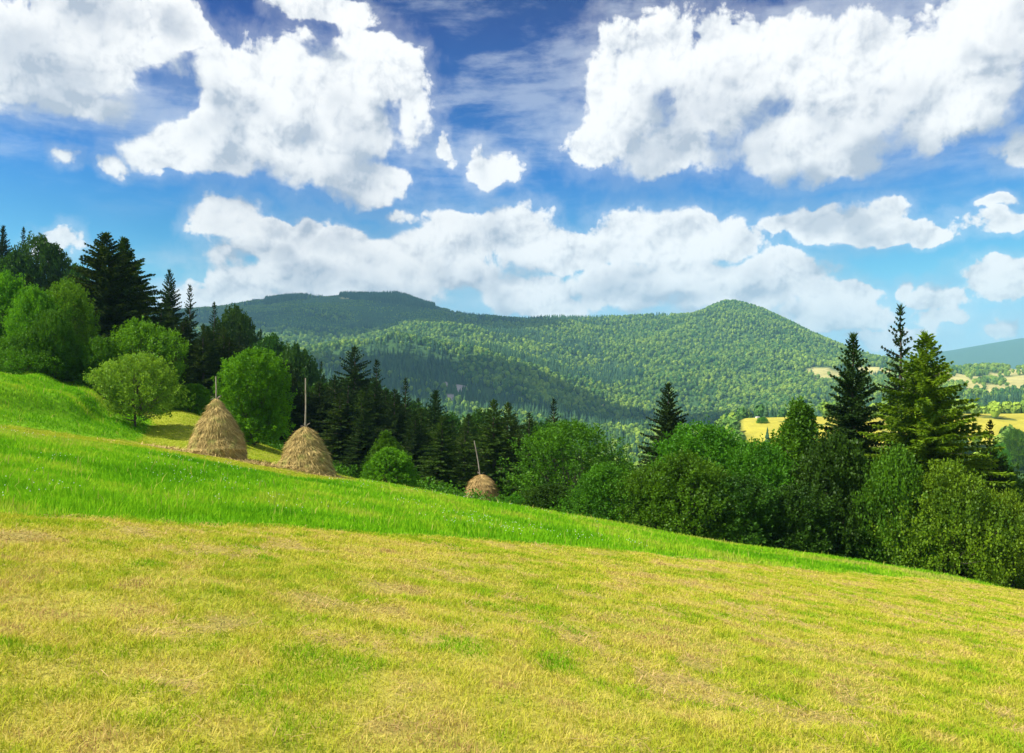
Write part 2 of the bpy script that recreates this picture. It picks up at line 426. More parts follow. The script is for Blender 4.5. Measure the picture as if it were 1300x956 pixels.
M_NEED_LIT = leaf_mat('needle_light', (.045, .115, .006), (.25, .38, .012), .30, .9)

# ------------------------------------------------------------------ zones of the ground
B1 = [(-20, -14), (-14, 0), (-9, 6.5), (-6.8, 10.4), (-4.8, 13.9), (-.9, 18.2), (6.5, 24.6), (19.3, 34.6), (33, 46), (60, 75)]   # edge between mown and tall grass
def wob(x, y): return (fbm(x, y, 2.2, 3, .6, 41) - .5) * 1.1
def green_d(x, y):
    """>0 in the unmown green strip"""
    a = side_dist(x, y, B1) + wob(x, y) * .8
    b2 = 33.3 + .9 * np.sin(x * .35) + wob(x, y) * 1.4 + 200 * sstep(-8.5, -5.0, x)
    up = b2 - y
    bd = bank_d(x, y) + wob(x, y) * .6 + .3
    s = np.minimum(a, up)
    return np.maximum(s, np.minimum(bd, 66 - y))
def woods_d(x, y):
    """>0 under the trees"""
    r = np.hypot(x, y)
    lim = 60 + 0 * x
    lim = np.where(x > -12, 52, lim); lim = np.where(x > -4, 47, lim); lim = np.where(x > 4, 43.5, lim)
    lim = np.where(x < -22, 64, lim)
    return y - lim + (fbm(x, y, 4, 2, .5, 55) - .5) * 3

# ------------------------------------------------------------------ ground sheet (polar grid round the camera)
def grid_angles():
    a = list(np.linspace(-50, 50, 760)); b = list(np.linspace(50, 310, 110))[1:-1]
    return np.radians(np.array(a + b))
ANG = grid_angles()
def ring_sheet(name, radii, mat, colfn):
    x = radii[:, None] * np.sin(ANG)[None]; y = radii[:, None] * np.cos(ANG)[None]
    z = height(x.ravel(), y.ravel())
    v = np.c_[x.ravel(), y.ravel(), z]
    n = len(ANG); m = len(radii)
    i = np.arange(m - 1)[:, None] * n; j = np.arange(n)[None]; j2 = (j + 1) % n
    f = np.stack([i + j, i + n + j, i + n + j2, i + j2], -1).reshape(-1, 4)[:, ::-1]
    o = mesh_obj(name, v, f, mat, attrs=colfn(v), smooth=True)
    return o
def lerp(a, b, t): return a + (b - a) * t[:, None]
GREEN = np.array([.17, .38, .010]); YEL = np.array([.44, .40, .065]); STRAW = np.array([.40, .27, .085])
STACKS = []
def near_cols(v):
    x, y = v[:, 0], v[:, 1]; r = np.hypot(x, y)
    g_ = sstep(-.25, .35, green_d(x, y))
    yel = lerp(np.tile(YEL, (len(v), 1)), np.array([.27, .33, .018])[None], sstep(.50, .66, fbm(x, y, 3.0, 4, .6, 61)) * .7)
    yel = lerp(yel, np.array([.36, .27, .09])[None], sstep(.60, .70, fbm(x, y, .7, 4, .6, 71)) * .6)
    grn = lerp(np.tile(GREEN, (len(v), 1)), np.array([.17, .34, .010])[None], sstep(.42, .62, fbm(x, y, 4.5, 3, .6, 81)) * .6)
    c = lerp(yel, grn, g_)
    up = sstep(31, 36, y) * (x < -3) * (1 - g_)
    c = lerp(c, np.array([.27, .33, .018])[None], up * .75)
    for (sx, sy, sr) in STACKS:
        d = np.hypot((x - sx + .9) / 1.6, y - sy + .3) / sr
        c = lerp(c, STRAW[None], (1 - sstep(.9, 1.9, d + (fbm(x, y, 1.2, 3, .6, 91) - .5))) * .9)
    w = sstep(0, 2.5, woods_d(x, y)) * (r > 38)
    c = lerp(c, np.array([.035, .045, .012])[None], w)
    return c
def far_cols(v):
    x, y = v[:, 0], v[:, 1]; r = np.hypot(x, y); px = 650 + F * x / np.maximum(y, 1)
    n = len(v)
    c = np.tile(np.array([.045, .10, .025]), (n, 1))
    fld = field_mask(x, y)
    c = lerp(c, np.array([.44, .40, .050])[None] * (0.85 + .3 * fbm(x, y, 40, 3, .5, 101))[:, None], fld)
    cl = clear_mask(x, y)
    c = lerp(c, np.array([.46, .42, .15])[None] * (0.8 + .4 * fbm(x, y, 60, 3, .6, 103))[:, None], cl)
    sc = scrub_mask(x, y)
    c = lerp(c, np.array([.055, .135, .03])[None], sc)
    rk = rock_mask(x, y)
    c = lerp(c, np.array([.42, .36, .34])[None] * (0.8 + .4 * fbm(x, y, 8, 3, .6, 105))[:, None], rk)
    return c
def field_mask(x, y):
    px = 650 + F * x / np.maximum(y, 1)
    e = 14 * (fbm(x, y, 60, 2, .5, 111) - .5)
    return (sstep(350, 356, y + e) * (1 - sstep(452, 458, y + e * .3)) * sstep(938, 948, px + e * .5)) * (1 - sstep(.70, .76, fbm(x, y, 18, 3, .5, 113)))
def clear_mask(x, y):
    px = 650 + F * x / np.maximum(y, 1)
    right = sstep(1120, 1180, px) * sstep(1050, 1150, y) * (1 - sstep(2500, 2700, y))
    pat = sstep(.50, .56, fbm(x, y, 170, 4, .6, 121) + .10 * sstep(1450, 1900, y))
    m = right * pat
    for (cx, cy, rx, ry, yy) in CLEARINGS:
        m = np.maximum(m, 1 - sstep(.8, 1.1, np.hypot((x - cx) / rx, (y - cy) / ry) + (fbm(x, y, 35, 3, .6, 123) - .5) * .8))
    return m
def scrub_mask(x, y):
    px = 650 + F * x / np.maximum(y, 1)
    return sstep(250, 280, px) * (1 - sstep(560, 600, px)) * sstep(2080, 2180, y) * (1 - dense_mask(x, y)) * sstep(.30, .38, fbm(x, y, 260, 3, .5, 131))
def dense_mask(x, y):
    px = 650 + F * x / np.maximum(y, 1); e = (fbm(x, y, 70, 2, .5, 137) - .5) * 14
    a = sstep(334, 340, px + e) * (1 - sstep(388, 392, px + e)) * sstep(2640, 2680, y + e * 5 - (px - 340) * 1.5)
    b = sstep(430, 433, px + e * .3) * (1 - sstep(545, 560, px)) * sstep(2720, 2750, y + e * 5 + (px - 432) * 2.2)
    return np.maximum(a, b)
def rock_mask(x, y):
    m = 0 * x
    for (cx, cy, rx, ry) in ROCKS:
        m = np.maximum(m, 1 - sstep(.7, 1.1, np.hypot((x - cx) / rx, (y - cy) / ry) + (fbm(x, y, 12, 3, .6, 133) - .5) * .9))
    return m
CLEARINGS = []
for (px, py, hx, hy) in [(416, 382, 32, 130), (455, 392, 12, 30), (1052, 474, 26, 60), (1048, 457, 12, 30), (1112, 470, 20, 60), (760, 512, 9, 20)]:
    gx, gy, gz = ground_at(px, py, 1000); CLEARINGS.append((gx, gy, hx * gy / F, hy, 0))
ROCKS = []
for (px, py, hx, hy) in [(583, 493, 10, 26), (572, 503, 6, 22), (566, 487, 4, 12)]:
    gx, gy, gz = ground_at(px, py, 800); ROCKS.append((gx, gy, hx * gy / F, hy))
for (px, Y) in [(277, 43), (388, 43), (612, 56)]:
    STACKS.append(((px - 650) / F * Y, Y, 1.5))

def ground_mat(name, bs, bd, nscale, tint=.25):
    m, t, o = new_mat(name)
    at = t.n.new('ShaderNodeAttribute'); at.attribute_name = 'col'
    geo = t.n.new('ShaderNodeNewGeometry'); p = geo.outputs['Position']
    n1 = t.noise(p, nscale, 6, .65); n2 = t.noise(p, nscale * .13, 4, .6)
    f = t.math('ADD', t.math('MULTIPLY', n1, .6), t.math('MULTIPLY', n2, .4))
    c = t.mix(1., at.outputs['Color'], t.colramp(f, [(.3, (1 - tint * 1.6,) * 3), (.5, (1, 1, 1)), (.72, (1 + tint, 1 + tint * .9, 1 + tint * .5))]), 'MULTIPLY')
    principled(t, o, c, .95, .1, (n1, bs, bd)); return m
M_GROUND = ground_mat('meadow_soil', .7, .05, 14)
M_HILL = ground_mat('hillside', .6, 3, .12)
r_near = np.concatenate([[.3], np.geomspace(1.0, 60, 330), np.geomspace(60.5, 330, 120)])
r_far = np.concatenate([[330], np.geomspace(334, 9590, 330)])
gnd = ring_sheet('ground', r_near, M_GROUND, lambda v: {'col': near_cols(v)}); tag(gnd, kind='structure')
hil = ring_sheet('hills', r_far, M_HILL, lambda v: {'col': far_cols(v)}); tag(hil, kind='structure')

# ------------------------------------------------------------------ trees
def sprays(base, direc, length, width, n, spread, g_, droop=.0):
    """thin pointed twigs fanning out from base points"""
    N = len(base)
    b = np.repeat(base, n, 0); d = np.repeat(unit(direc), n, 0); L = np.repeat(length, n)
    d = unit(d + g_.normal(0, spread, d.shape) + np.array([0, 0, -droop]))
    L = L * g_.uniform(.6, 1.15, len(L))
    side = unit(np.cross(d, g_.normal(0, 1, d.shape)))
    w = width * g_.uniform(.7, 1.3, len(L))
    tip = b + d * L[:, None]; mid = b + d * (L * .45)[:, None]
    v = np.stack([b, mid + side * w[:, None], tip, mid - side * w[:, None]], 1).reshape(-1, 3)
    f = np.arange(len(b) * 4).reshape(-1, 4)
    r = np.repeat(np.repeat(g_.random(N), n) * .6 + g_.random(len(b)) * .4, 4)
    return v, f, r
def make_spruce(seed, h=15., rad=3.0, step=.33, nb=6, mat=None, shape=.85, sparse=0., low=.06, droop=.45, tw=.05, twn=4):
    g_ = np.random.default_rng(seed)
    base = []; dr = []; ln = []; wood = []
    z = h * low
    while z < h * .995:
        t = (z - h * low) / (h * (1 - low))
        R_ = rad * (1 - t) ** shape * (1 if t > .12 else .8 + 1.6 * t) + .12
        k = max(3, int(nb * (1 - .45 * t)))
        a0 = g_.uniform(0, 6.28)
        for i in range(k):
            if g_.random() < sparse: continue
            a = a0 + i * 6.283 / k + g_.normal(0, .25)
            L = R_ * g_.uniform(.62, 1.16) * (1.0 + .14 * math.sin(a * 2 + seed))
            el0 = (-.22 + 1.05 * t ** 1.6) + g_.normal(0, .08)
            n = max(3, int(L / .17)); s = np.linspace(0, 1, n)
            curve = el0 - .35 * s * (1 - t) + .32 * s ** 2 * (1 - t)
            dirs = np.c_[np.cos(a) * np.cos(curve), np.sin(a) * np.cos(curve), np.sin(curve)]
            pts = np.cumsum(dirs * (L / n), 0) + np.array([0, 0, z])
            if L > 1.0 and i % 2 == 0: wood.append(tube(np.vstack([[0, 0, z], pts[:: max(1, n // 4)]]), np.linspace(.035, .008, len(pts[:: max(1, n // 4)]) + 1) * (h / 15), 4))
            lat = np.array([-math.sin(a), math.cos(a), 0])
            tl = (.26 + .30 * (1 - s)) * min(1.0, L / 1.6 + .2) * (.45 + .55 * (1 - t) ** .5)
            for sg in (-1, 1):
                base.append(pts); dr.append(dirs * .75 + lat * sg * .8 + np.array([0, 0, -.12])); ln.append(tl)
            base.append(pts); dr.append(dirs * .5 + np.array([0, 0, -droop * 1.6]) + lat * g_.normal(0, .3)); ln.append(tl * (.7 + .5 * droop))
            base.append(pts[-2:]); dr.append(dirs[-2:] + [0, 0, .15]); ln.append(np.full(2, .30 * (.4 + .6 * (1 - t))))
        z += step * g_.uniform(.75, 1.3) * (1 - .35 * t)
    base.append(np.array([[0, 0, h * .99]] * 3 + [[0, 0, h * .97]] * 3)); dr.append(np.array([[0, 0, 1.]] * 6)); ln.append(np.full(6, .5))
    base = np.concatenate(base); dr = np.concatenate(dr); ln = np.concatenate(ln)
    v, f, r = sprays(base, dr, ln, tw * .62, int(twn * 1.7), .30, g_, .12)
    crown = mesh_obj('crown', v, f, mat, False, {'rnd': r})
    zz = np.linspace(-.4, h, 12)
    tr = tube(np.c_[.04 * np.sin(zz), .04 * np.cos(zz * .8), zz], np.linspace(h * .016, .015, 12) * np.where(zz < 0, 1.3, 1), 8)
    V, FF = joinvf([tr] + wood)
    trunk = mesh_obj('trunk', V, FF, M_BARK, False, smooth=True)
    return trunk, crown, h, rad
def make_broad(seed, h=8., rad=3.6, mat=None, nshoot=900, leaf=.085, base=.08, shape='round', shoot=.75, lps=26, lumps=9, up=.55, stems=3, tr=.10, ragged=.25):
    """a broadleaved tree or bush: limbs, and leaves set along many short shoots"""
    g_ = np.random.default_rng(seed)
    lo = h * base
    # lump centres give the crown its uneven outline
    n = nshoot
    def radius_at(t):
        if shape == 'cone': return np.clip(np.minimum((t + .02) / .16, 1) ** .6 * (1 - t) ** .75 * 1.12, .03, 1)
        if shape == 'bush': return np.sqrt(np.clip(1 - t ** 2.2, 0.02, 1))
        return np.sqrt(np.clip(1 - ((t - .44) / .56) ** 2, .04, 1))
    t = g_.random(n) ** (.85 if shape != 'cone' else 1.25)
    a = g_.uniform(0, 2 * math.pi, n)
    lum = np.zeros(n)
    for k in range(lumps):
        la, lt = g_.uniform(0, 6.283), g_.uniform(0, 1)
        dd = (1 - np.cos(a - la)) * 2.4 + ((t - lt) / .17) ** 2
        lum += np.exp(-dd) * g_.uniform(-.42, .46)
    rr = g_.uniform(0, 1, n) ** .40
    Rr = rad * radius_at(t) * (1 + lum + g_.normal(0, ragged * .25, n)) * rr
    top = 1 + np.where(rr > .5, lum * .25, 0)
    p = np.c_[Rr * np.cos(a), Rr * np.sin(a), lo + t * (h * .93 - lo) * top]
    out = unit(np.c_[np.cos(a) * radius_at(t), np.sin(a) * radius_at(t), (t - .35) * 1.6])
    d = unit(out * (1 - up) + np.array([0, 0, up]) + g_.normal(0, .28, (n, 3)))
    L = shoot * g_.uniform(.6, 1.25, n)
    # leaves
    s = g_.random((n, lps)) ** .8
    ph = g_.uniform(0, 6.283, (n, lps))
    A = unit(np.cross(d, np.array([.3, .2, 1.]))); B = np.cross(d, A)
    off = (np.cos(ph)[..., None] * A[:, None] + np.sin(ph)[..., None] * B[:, None])
    rad_s = (shoot * .34) * (1 - s * .8) * g_.uniform(.25, 1, (n, lps))
    c = p[:, None] + d[:, None] * (s * L[:, None])[..., None] + off * rad_s[..., None]
    c = c.reshape(-1, 3); N = len(c)
    ld = unit(off.reshape(-1, 3) * .8 + np.repeat(d, lps, 0) * .7 + g_.normal(0, .45, (N, 3)))
    nm = unit(np.array([0, 0, 1.]) * .6 + g_.normal(0, .6, (N, 3)))
    sd_ = unit(np.cross(ld, nm)); sz = leaf * g_.uniform(.65, 1.35, N)
    v = np.stack([c, c + (ld * .55 + sd_ * .42) * (sz * 1.6)[:, None], c + ld * (sz * 1.9)[:, None], c + (ld * .55 - sd_ * .42) * (sz * 1.6)[:, None]], 1).reshape(-1, 3)
    f = np.arange(N * 4).reshape(-1, 4)
    r = np.repeat(np.clip(np.repeat(g_.random(n), lps) * .45 + g_.random(N) * .35 + .2 * s.reshape(-1), 0, 1), 4)
    crown = mesh_obj('crown', v, f, mat, False, {'rnd': r})
    parts = []
    for k in range(stems):
        aa = 6.283 * k / stems + g_.uniform(0, 1); le = .0 if stems == 1 else .22
        zz = np.linspace(-.4, h * .72, 8)
        pth = np.c_[np.cos(aa) * (.1 * (stems > 1) + le * np.maximum(zz, 0)) + .05 * np.sin(zz * 2 + k), np.sin(aa) * (.1 * (stems > 1) + le * np.maximum(zz, 0)) + .05 * np.cos(zz * 1.7), zz]
        parts.append(tube(pth, np.linspace(tr, .02, 8), 7))
    idx = g_.choice(n, min(70, n), replace=False)
    for i in idx:
        e = p[i] + d[i] * L[i] * .5; z0 = max(.3, e[2] * g_.uniform(.3, .65))
        s0 = np.array([e[0] * .12, e[1] * .12, z0]); mid = (s0 + e) / 2 + np.array([0, 0, -.08 * h * g_.random()])
        parts.append(tube([s0, mid, e], [tr * .38, tr * .22, .008], 4))
    V, FF = joinvf(parts)
    trunk = mesh_obj('trunk', V, FF, M_BARK, False, smooth=True)
    return trunk, crown, h, rad

PRO = {
 'spruce_light': make_spruce(1, 15, 3.9, .28, 9, M_NEED_LIT, .80, 0, .05, .75, .055, 5),
 'spruce_tall': make_spruce(2, 17, 2.9, .42, 6, M_NEED_DARK, .85, .12, .05, .5, .05, 5),
 'spruce_dark': make_spruce(3, 15, 3.3, .31, 8, M_NEED_DARK, .72, 0, .04, .45, .055, 5),
 'spruce_mid': make_spruce(4, 14, 3.0, .32, 7, M_NEED_MID, .75, .03, .08, .5, .055, 4),
 'spruce_slim': make_spruce(5, 16, 2.4, .36, 6, M_NEED_DARK, .85, .05, .06, .4, .06, 4),
 'spruce_broad': make_spruce(6, 17, 5.2, .33, 9, M_NEED_MID, .80, 0, .06, .7, .07, 5),
 'spruce_old': make_spruce(8, 16, 3.6, .38, 7, M_NEED_DARK, .70, .06, .10, .6, .065, 4),
 'broad_bright': make_broad(11, 8, 3.5, M_LEAF_BRIGHT, 1250, .085, .05, 'round', 1.0, 28, 13),
 'broad_cone': make_broad(12, 9, 3.2, M_LEAF_MID, 1700, .085, .03, 'cone', .95, 26, 14),
 'broad_mid': make_broad(13, 8, 4.0, M_LEAF_MID, 1500, .085, .02, 'round', 1.0, 28, 14),
 'broad_loose': make_broad(14, 8, 4.0, M_LEAF_MID, 1150, .08, .04, 'round', .9, 24, 12, .6, 4, .09, .5),
 'broad_dark': make_broad(15, 10, 4.4, M_LEAF_DARK, 1500, .12, .05, 'round', 1.0, 24, 11),
 'broad_darker': make_broad(16, 11, 4.0, M_LEAF_DARK, 1500, .12, .05, 'round', 1.0, 24, 8),
 'broad_silver': make_broad(17, 5, 2.9, M_LEAF_SILVER, 1150, .065, .16, 'round', .6, 26, 8, .5, 2, .07),
 'bush_mid': make_broad(18, 4, 3.2, M_LEAF_MID, 1300, .07, .0, 'bush', .95, 26, 16),
 'bush_yellow': make_broad(19, 4, 3.0, M_LEAF_YEL, 1250, .065, .0, 'bush', .95, 26, 16, .62, 5, .05, .6),
 'bush_dark': make_broad(20, 5, 3.3, M_LEAF_DARK, 1400, .08, .0, 'bush', .9, 28, 16),
 'bush_round': make_broad(21, 4, 2.6, M_LEAF_BRIGHT, 1300, .065, .0, 'bush', .5, 26, 6, .4),
 'tree_round': make_broad(22, 8, 3.3, M_LEAF_BRIGHT, 1800, .085, .04, 'round', .7, 28, 8, .5, 3),
}
KIND = {k: ('spruce_tree' if k.startswith('spruce') else 'bush' if k.startswith('bush') else 'broadleaf_tree') for k in PRO}
def put_tree(kind, px, top, Y, half, label, group='trees', rot=None, lean=0, cat=None):
    """a tree of the given kind standing at distance Y in column px, its tip at row top, half its width in pixels"""
    trunk, crown, h, rad = PRO[kind]
    x = (px - 650) / F * Y; z = H(x, Y)
    zt = EYE - Y * (top - HOR) / F
    sz = max(.15, (zt - z) / h); sx = half * Y / F / rad
    nm = KIND[kind]
    e = empty(nm, (x, Y, z - .05)); k = 1.42 if nm == 'spruce_tree' else 1.1; e.scale = (sx * k, sx * k, sz)
    e.rotation_euler = (0, R(lean), rng.uniform(0, 6.28) if rot is None else rot)
    for o in (trunk, crown):
        c = o.copy(); COL.objects.link(c); c.parent = e
    tag(e, label, cat or {'spruce_tree': 'spruce tree', 'bush': 'bush', 'broadleaf_tree': 'tree'}[nm], group)
    return e
GR, GL, GM = 'trees and bushes edging the meadow on its lower side', 'trees on the upper edge of the meadow', 'tall spruces standing in the wood'
T = [
 # right-hand group
 ('spruce_light', 1176, 424, 46, 96, 'large sunlit yellow-green spruce with drooping boughs in the right-hand clump', GR),
 ('spruce_tall', 1143, 390, 54, 48, 'tallest, thin-topped dark spruce behind the sunlit yellow-green spruce', GR),
 ('spruce_dark', 1083, 426, 50, 56, 'broad blackish spruce to the left of the tallest thin-topped spruce', GR),
 ('spruce_slim', 1257, 535, 47, 30, 'small dark spruce standing just right of the big sunlit spruce', GR),
 ('broad_cone', 1013, 512, 50, 66, 'tapering leafy tree beside the blackish spruce, its pointed top free', GR),
 ('bush_dark', 1062, 566, 45, 62, 'dense dark bush at the foot of the blackish spruce', GR),
 ('bush_mid', 1140, 590, 43, 52, 'tall mid-green bush under the boughs of the sunlit spruce', GR),
 ('bush_yellow', 1205, 606, 41.5, 62, 'loose yellowish bush in front of the sunlit spruce at the meadow edge', GR),
 ('bush_yellow', 1282, 640, 42, 46, 'low olive bush at the right end of the meadow edge', GR),
 ('bush_dark', 1250, 590, 50, 50, 'dark bush between the small spruce and the yellowish bush', GR),
 ('bush_dark', 1312, 618, 52, 40, 'dark bush cut by the right edge behind the low olive bush', GR),
 ('broad_mid', 905, 545, 50, 74, 'wide rounded leafy tree between the lone dark spruce and the tapering tree', GR),
 ('broad_mid', 972, 566, 47, 52, 'rounded dark-green tree tucked between the wide tree and the tapering tree', GR),
 ('bush_mid', 868, 590, 45, 66, 'thick bush at the foot of the wide rounded tree', GR),
 ('bush_dark', 935, 612, 44, 60, 'dark low thicket bush in front of the wide rounded tree', GR),
 ('bush_dark', 1005, 622, 44, 55, 'dark low bush below the tapering leafy tree', GR),
 ('spruce_dark', 848, 488, 62, 42, 'lone dark spruce rising above the leafy trees below the mountain peak', GR),
 ('broad_loose', 722, 536, 56, 66, 'loose airy leafy tree with pale twigs showing, right of the smallest haystack', GR),
 ('bush_mid', 768, 600, 47, 52, 'leafy bush below the airy tree, beside the thick dark bushes', GR),
 ('bush_mid', 820, 604, 46, 48, 'shaded bush below the lone dark spruce', GR),
 ('bush_dark', 705, 618, 49, 46, 'dark shrub under the airy leafy tree', GR),
 ('spruce_slim', 703, 507, 72, 22, 'thin dark spruce tip poking up behind the airy leafy tree', GR),
 ('spruce_slim', 672, 524, 68, 28, 'narrow dark spruce left of the airy leafy tree', GR),
 ('spruce_mid', 627, 508, 66, 40, 'tall olive spruce directly behind the smallest haystack', GR),
 ('spruce_mid', 645, 512, 70, 38, 'twin spruce pressed against the right of the tall olive spruce', GR),
 ('spruce_mid', 561, 528, 64, 34, 'spruce with bare lower trunk left of the smallest haystack', GR),
 ('spruce_mid', 590, 540, 72, 30, 'spruce between the bare-trunked spruce and the tall olive spruce', GR),
 ('spruce_dark', 553, 497, 92, 38, 'dark spruce standing behind the bare-trunked spruce', GM),
 ('spruce_slim', 515, 481, 104, 22, 'slender dark spruce tip in front of the shaded mountain flank', GM),
 ('broad_cone', 490, 548, 57, 30, 'small pointed light-green tree behind the round bush right of the middle haystack', GR),
 ('bush_round', 494, 571, 50, 32, 'round bright-green bush at the meadow edge right of the middle haystack', GR),
 ('bush_mid', 655, 630, 50, 16, 'little bright bush to the right of the smallest haystack', GR),
 ('spruce_old', 450, 441, 98, 46, 'tallest broad dark spruce in the middle of the wood', GM),
 ('spruce_slim', 478, 458, 106, 26, 'dark spruce just right of the broad tallest one in the wood', GM),
 ('spruce_mid', 432, 500, 76, 34, 'olive spruce behind the middle haystack, lower than the wood behind', GM),
 ('spruce_mid', 400, 505, 80, 32, 'olive spruce behind the pole of the middle haystack', GM),
 ('spruce_dark', 462, 520, 72, 32, 'dark spruce behind the small pointed tree, right of the middle haystack', GM),
 ('spruce_dark', 527, 528, 76, 28, 'dark spruce left of the bare-trunked spruce', GM),
 ('tree_round', 322, 448, 56, 42, 'bright-green egg-shaped tree between the two large haystacks', GL),
 ('bush_round', 242, 489, 62, 27, 'round dark-green bush behind the largest haystack', GL),
 ('broad_silver', 173, 452, 50, 43, 'pale silvery-green tree with a bare stem on the bank corner', GL),
 ('broad_bright', 176, 408, 60, 40, 'bright tree behind the pale silvery tree', GL),
 ('broad_mid', 132, 432, 58, 30, 'shrubby tree left of the pale silvery tree at the foot of the big spruce', GL),
 ('spruce_broad', 134, 297, 74, 78, 'great broad spruce, the biggest on the left, above the bank', GL),
 ('spruce_broad', 158, 303, 77, 72, 'second tip of the great spruce pair, on its right side', GL),
 ('broad_bright', 84, 358, 62, 32, 'bright leafy tree left of the great broad spruce', GL),
 ('broad_bright', 44, 366, 59, 28, 'shorter bright leafy tree between the two bright trees above the bank', GL),
 ('broad_mid', 70, 398, 57, 26, 'mid-green leafy tree just above the bank, in front of the bright trees', GL),
 ('broad_bright', 4, 348, 62, 38, 'bright leafy tree cut by the left edge of the view', GL),
 ('bush_mid', 45, 425, 57, 40, 'leafy bush at the top of the bank between the two bright trees', GL),
 ('broad_mid', -35, 400, 60, 40, 'leafy tree mostly beyond the left edge', GL),
 ('bush_mid', 92, 440, 60, 26, 'leafy bush at the foot of the great broad spruce', GL),
 ('spruce_mid', 258, 412, 74, 26, 'narrow olive spruce above the round bush and the largest haystack', GL),
 ('spruce_mid', 228, 440, 70, 22, 'olive spruce right of the bright tree on the upper edge', GL),
 ('spruce_dark', 215, 344, 108, 27, 'dark spruce right of the great pair, highest on the skyline there', GM),
 ('spruce_slim', 241, 363, 112, 20, 'dark slender spruce on the skyline, second right of the great pair', GM),
 ('spruce_slim', 272, 385, 118, 18, 'dark slender spruce on the skyline above the largest haystack', GM),
 ('spruce_slim', 30, 290, 130, 16, 'slender spruce tip on the skyline above the bright trees at the left', GM),
 ('spruce_dark', 4, 288, 128, 22, 'dark spruce at the top left corner of the wood', GM),
 ('broad_dark', 62, 312, 122, 36, 'dark rounded tree on the skyline left of the great spruce', GM),
 ('broad_darker', 22, 322, 118, 34, 'dark leafy tree below the slender spruce at the top left', GM),
 ('broad_darker', 98, 338, 120, 24, 'dark leafy tree against the left flank of the great spruce', GM),
 ('broad_dark', 300, 402, 124, 34, 'dark leafy crown on the skyline right of the slender spruces', GM),
 ('broad_darker', 343, 428, 120, 34, 'dark leafy crown on the skyline above the egg-shaped tree', GM),
 ('broad_dark', 385, 448, 116, 30, 'dark leafy crown on the skyline above the pole of the middle haystack', GM),
 ('spruce_slim', 331, 419, 130, 11, 'small spruce tip above the egg-shaped tree', GM),
 ('spruce_slim', 408, 460, 122, 14, 'small spruce tip left of the broad tallest spruce', GM),
 ('spruce_slim', 312, 440, 90, 22, 'dark spruce behind the left shoulder of the egg-shaped tree', GM),
 ('broad_dark', 372, 492, 84, 26, 'dark leafy tree right of the egg-shaped tree', GM),
]

for row in T: put_tree(*row)

# the wood behind, filled with further trees; what nearer trees hide altogether is left out
gf = np.random.default_rng(99)
sky_line = ([-120, 0, 60, 110, 215, 272, 340, 400, 450, 515, 560, 640, 700, 780], [300, 318, 330, 350, 378, 400, 436, 474, 468, 497, 514, 524, 540, 566])
prof = np.full(1700, 2000.)          # nearest outline so far, columns -200..1500
def covers(px, top, half, base, conical):
    c = np.arange(int(px - half), int(px + half) + 1); c = c[(c > -199) & (c < 1499)]
    t = np.abs(c - px) / half
    return c + 200, top + (base - top) * (.80 * t if conical else .45 * t ** 2)
marks = []
for (kd, px, top, Y, half, lab, gr) in sorted(T, key=lambda r: r[3]):
    con = 'spruce' in kd; marks.append((px, top, Y, half, con))
cands = [(80, 26), (88, 24), (97, 24), (107, 22), (119, 22), (133, 20), (148, 20), (165, 18)]
fill = []
for Y, stepx in cands:
    pxx = -90 + gf.uniform(0, 20)
    while pxx < 790:
        Yj = Y + gf.uniform(-5, 5); x = (pxx - 650) / F * Yj; z = H(x, Yj)
        gpy = HOR - (z - EYE) / Yj * F
        hmax = gf.uniform(9, 14.5) if pxx < 400 else gf.uniform(13, 20)
        top = max(gpy - hmax * F / Yj, np.interp(pxx, *sky_line) + gf.uniform(2, 26))
        hh = (gpy - top) * Yj / F
        if hh > 4.5:
            con = vnoise(np.array([x / 16]), np.array([Yj / 16]), 5)[0] > .30
            half = gf.uniform(2.5, 3.5) * F / Yj * (1 if con else 1.3)
            fill.append((pxx, top, Yj, half, con, hh))
        pxx += stepx * gf.uniform(.8, 1.4)
todo = sorted([(m_[2], 0, m_) for m_ in marks] + [(f_[2], 1, f_) for f_ in fill], key=lambda q: q[0])
kept = []
for Yq, isf, m_ in todo:
    px, top, Y, half, con = m_[:5]
    base = HOR - (H((px - 650) / F * Y, Y) - EYE) / Y * F
    c, tp = covers(px, top, half, base, con)
    if isf and (len(c) == 0 or np.max(prof[c] - tp) < 3): continue
    if isf: kept.append((m_, float(np.mean(tp < prof[c] - 3))))
    prof[c] = np.minimum(prof[c], tp)
LM = [  # landmarks one can find in the photograph, used to say where a tree of the wood stands
 (138, 300, 'the great broad spruce'), (215, 344, 'the highest skyline spruce'), (272, 385, 'the slender spruce over the largest haystack'), (322, 448, 'the egg-shaped tree'),
 (300, 402, 'the dark crown on the skyline'), (388, 480, 'the middle haystack pole'), (450, 441, 'the broadest dark spruce'), (515, 481, 'the slender tip before the mountain'),
 (561, 528, 'the bare-trunked spruce'), (635, 508, 'the twin olive spruces'), (703, 507, 'the thin tip over the airy tree'), (176, 408, 'the bright tree behind the silvery one'),
 (62, 312, 'the rounded skyline tree'), (10, 348, 'the bright tree at the left edge'), (492, 560, 'the round bush beside the middle haystack'), (258, 412, 'the narrow olive spruce'), (848, 488, 'the lone dark spruce')]
used = {}
hs_ = sorted(q[0][5] for q in kept); h1, h2 = hs_[len(hs_) // 3], hs_[2 * len(hs_) // 3]
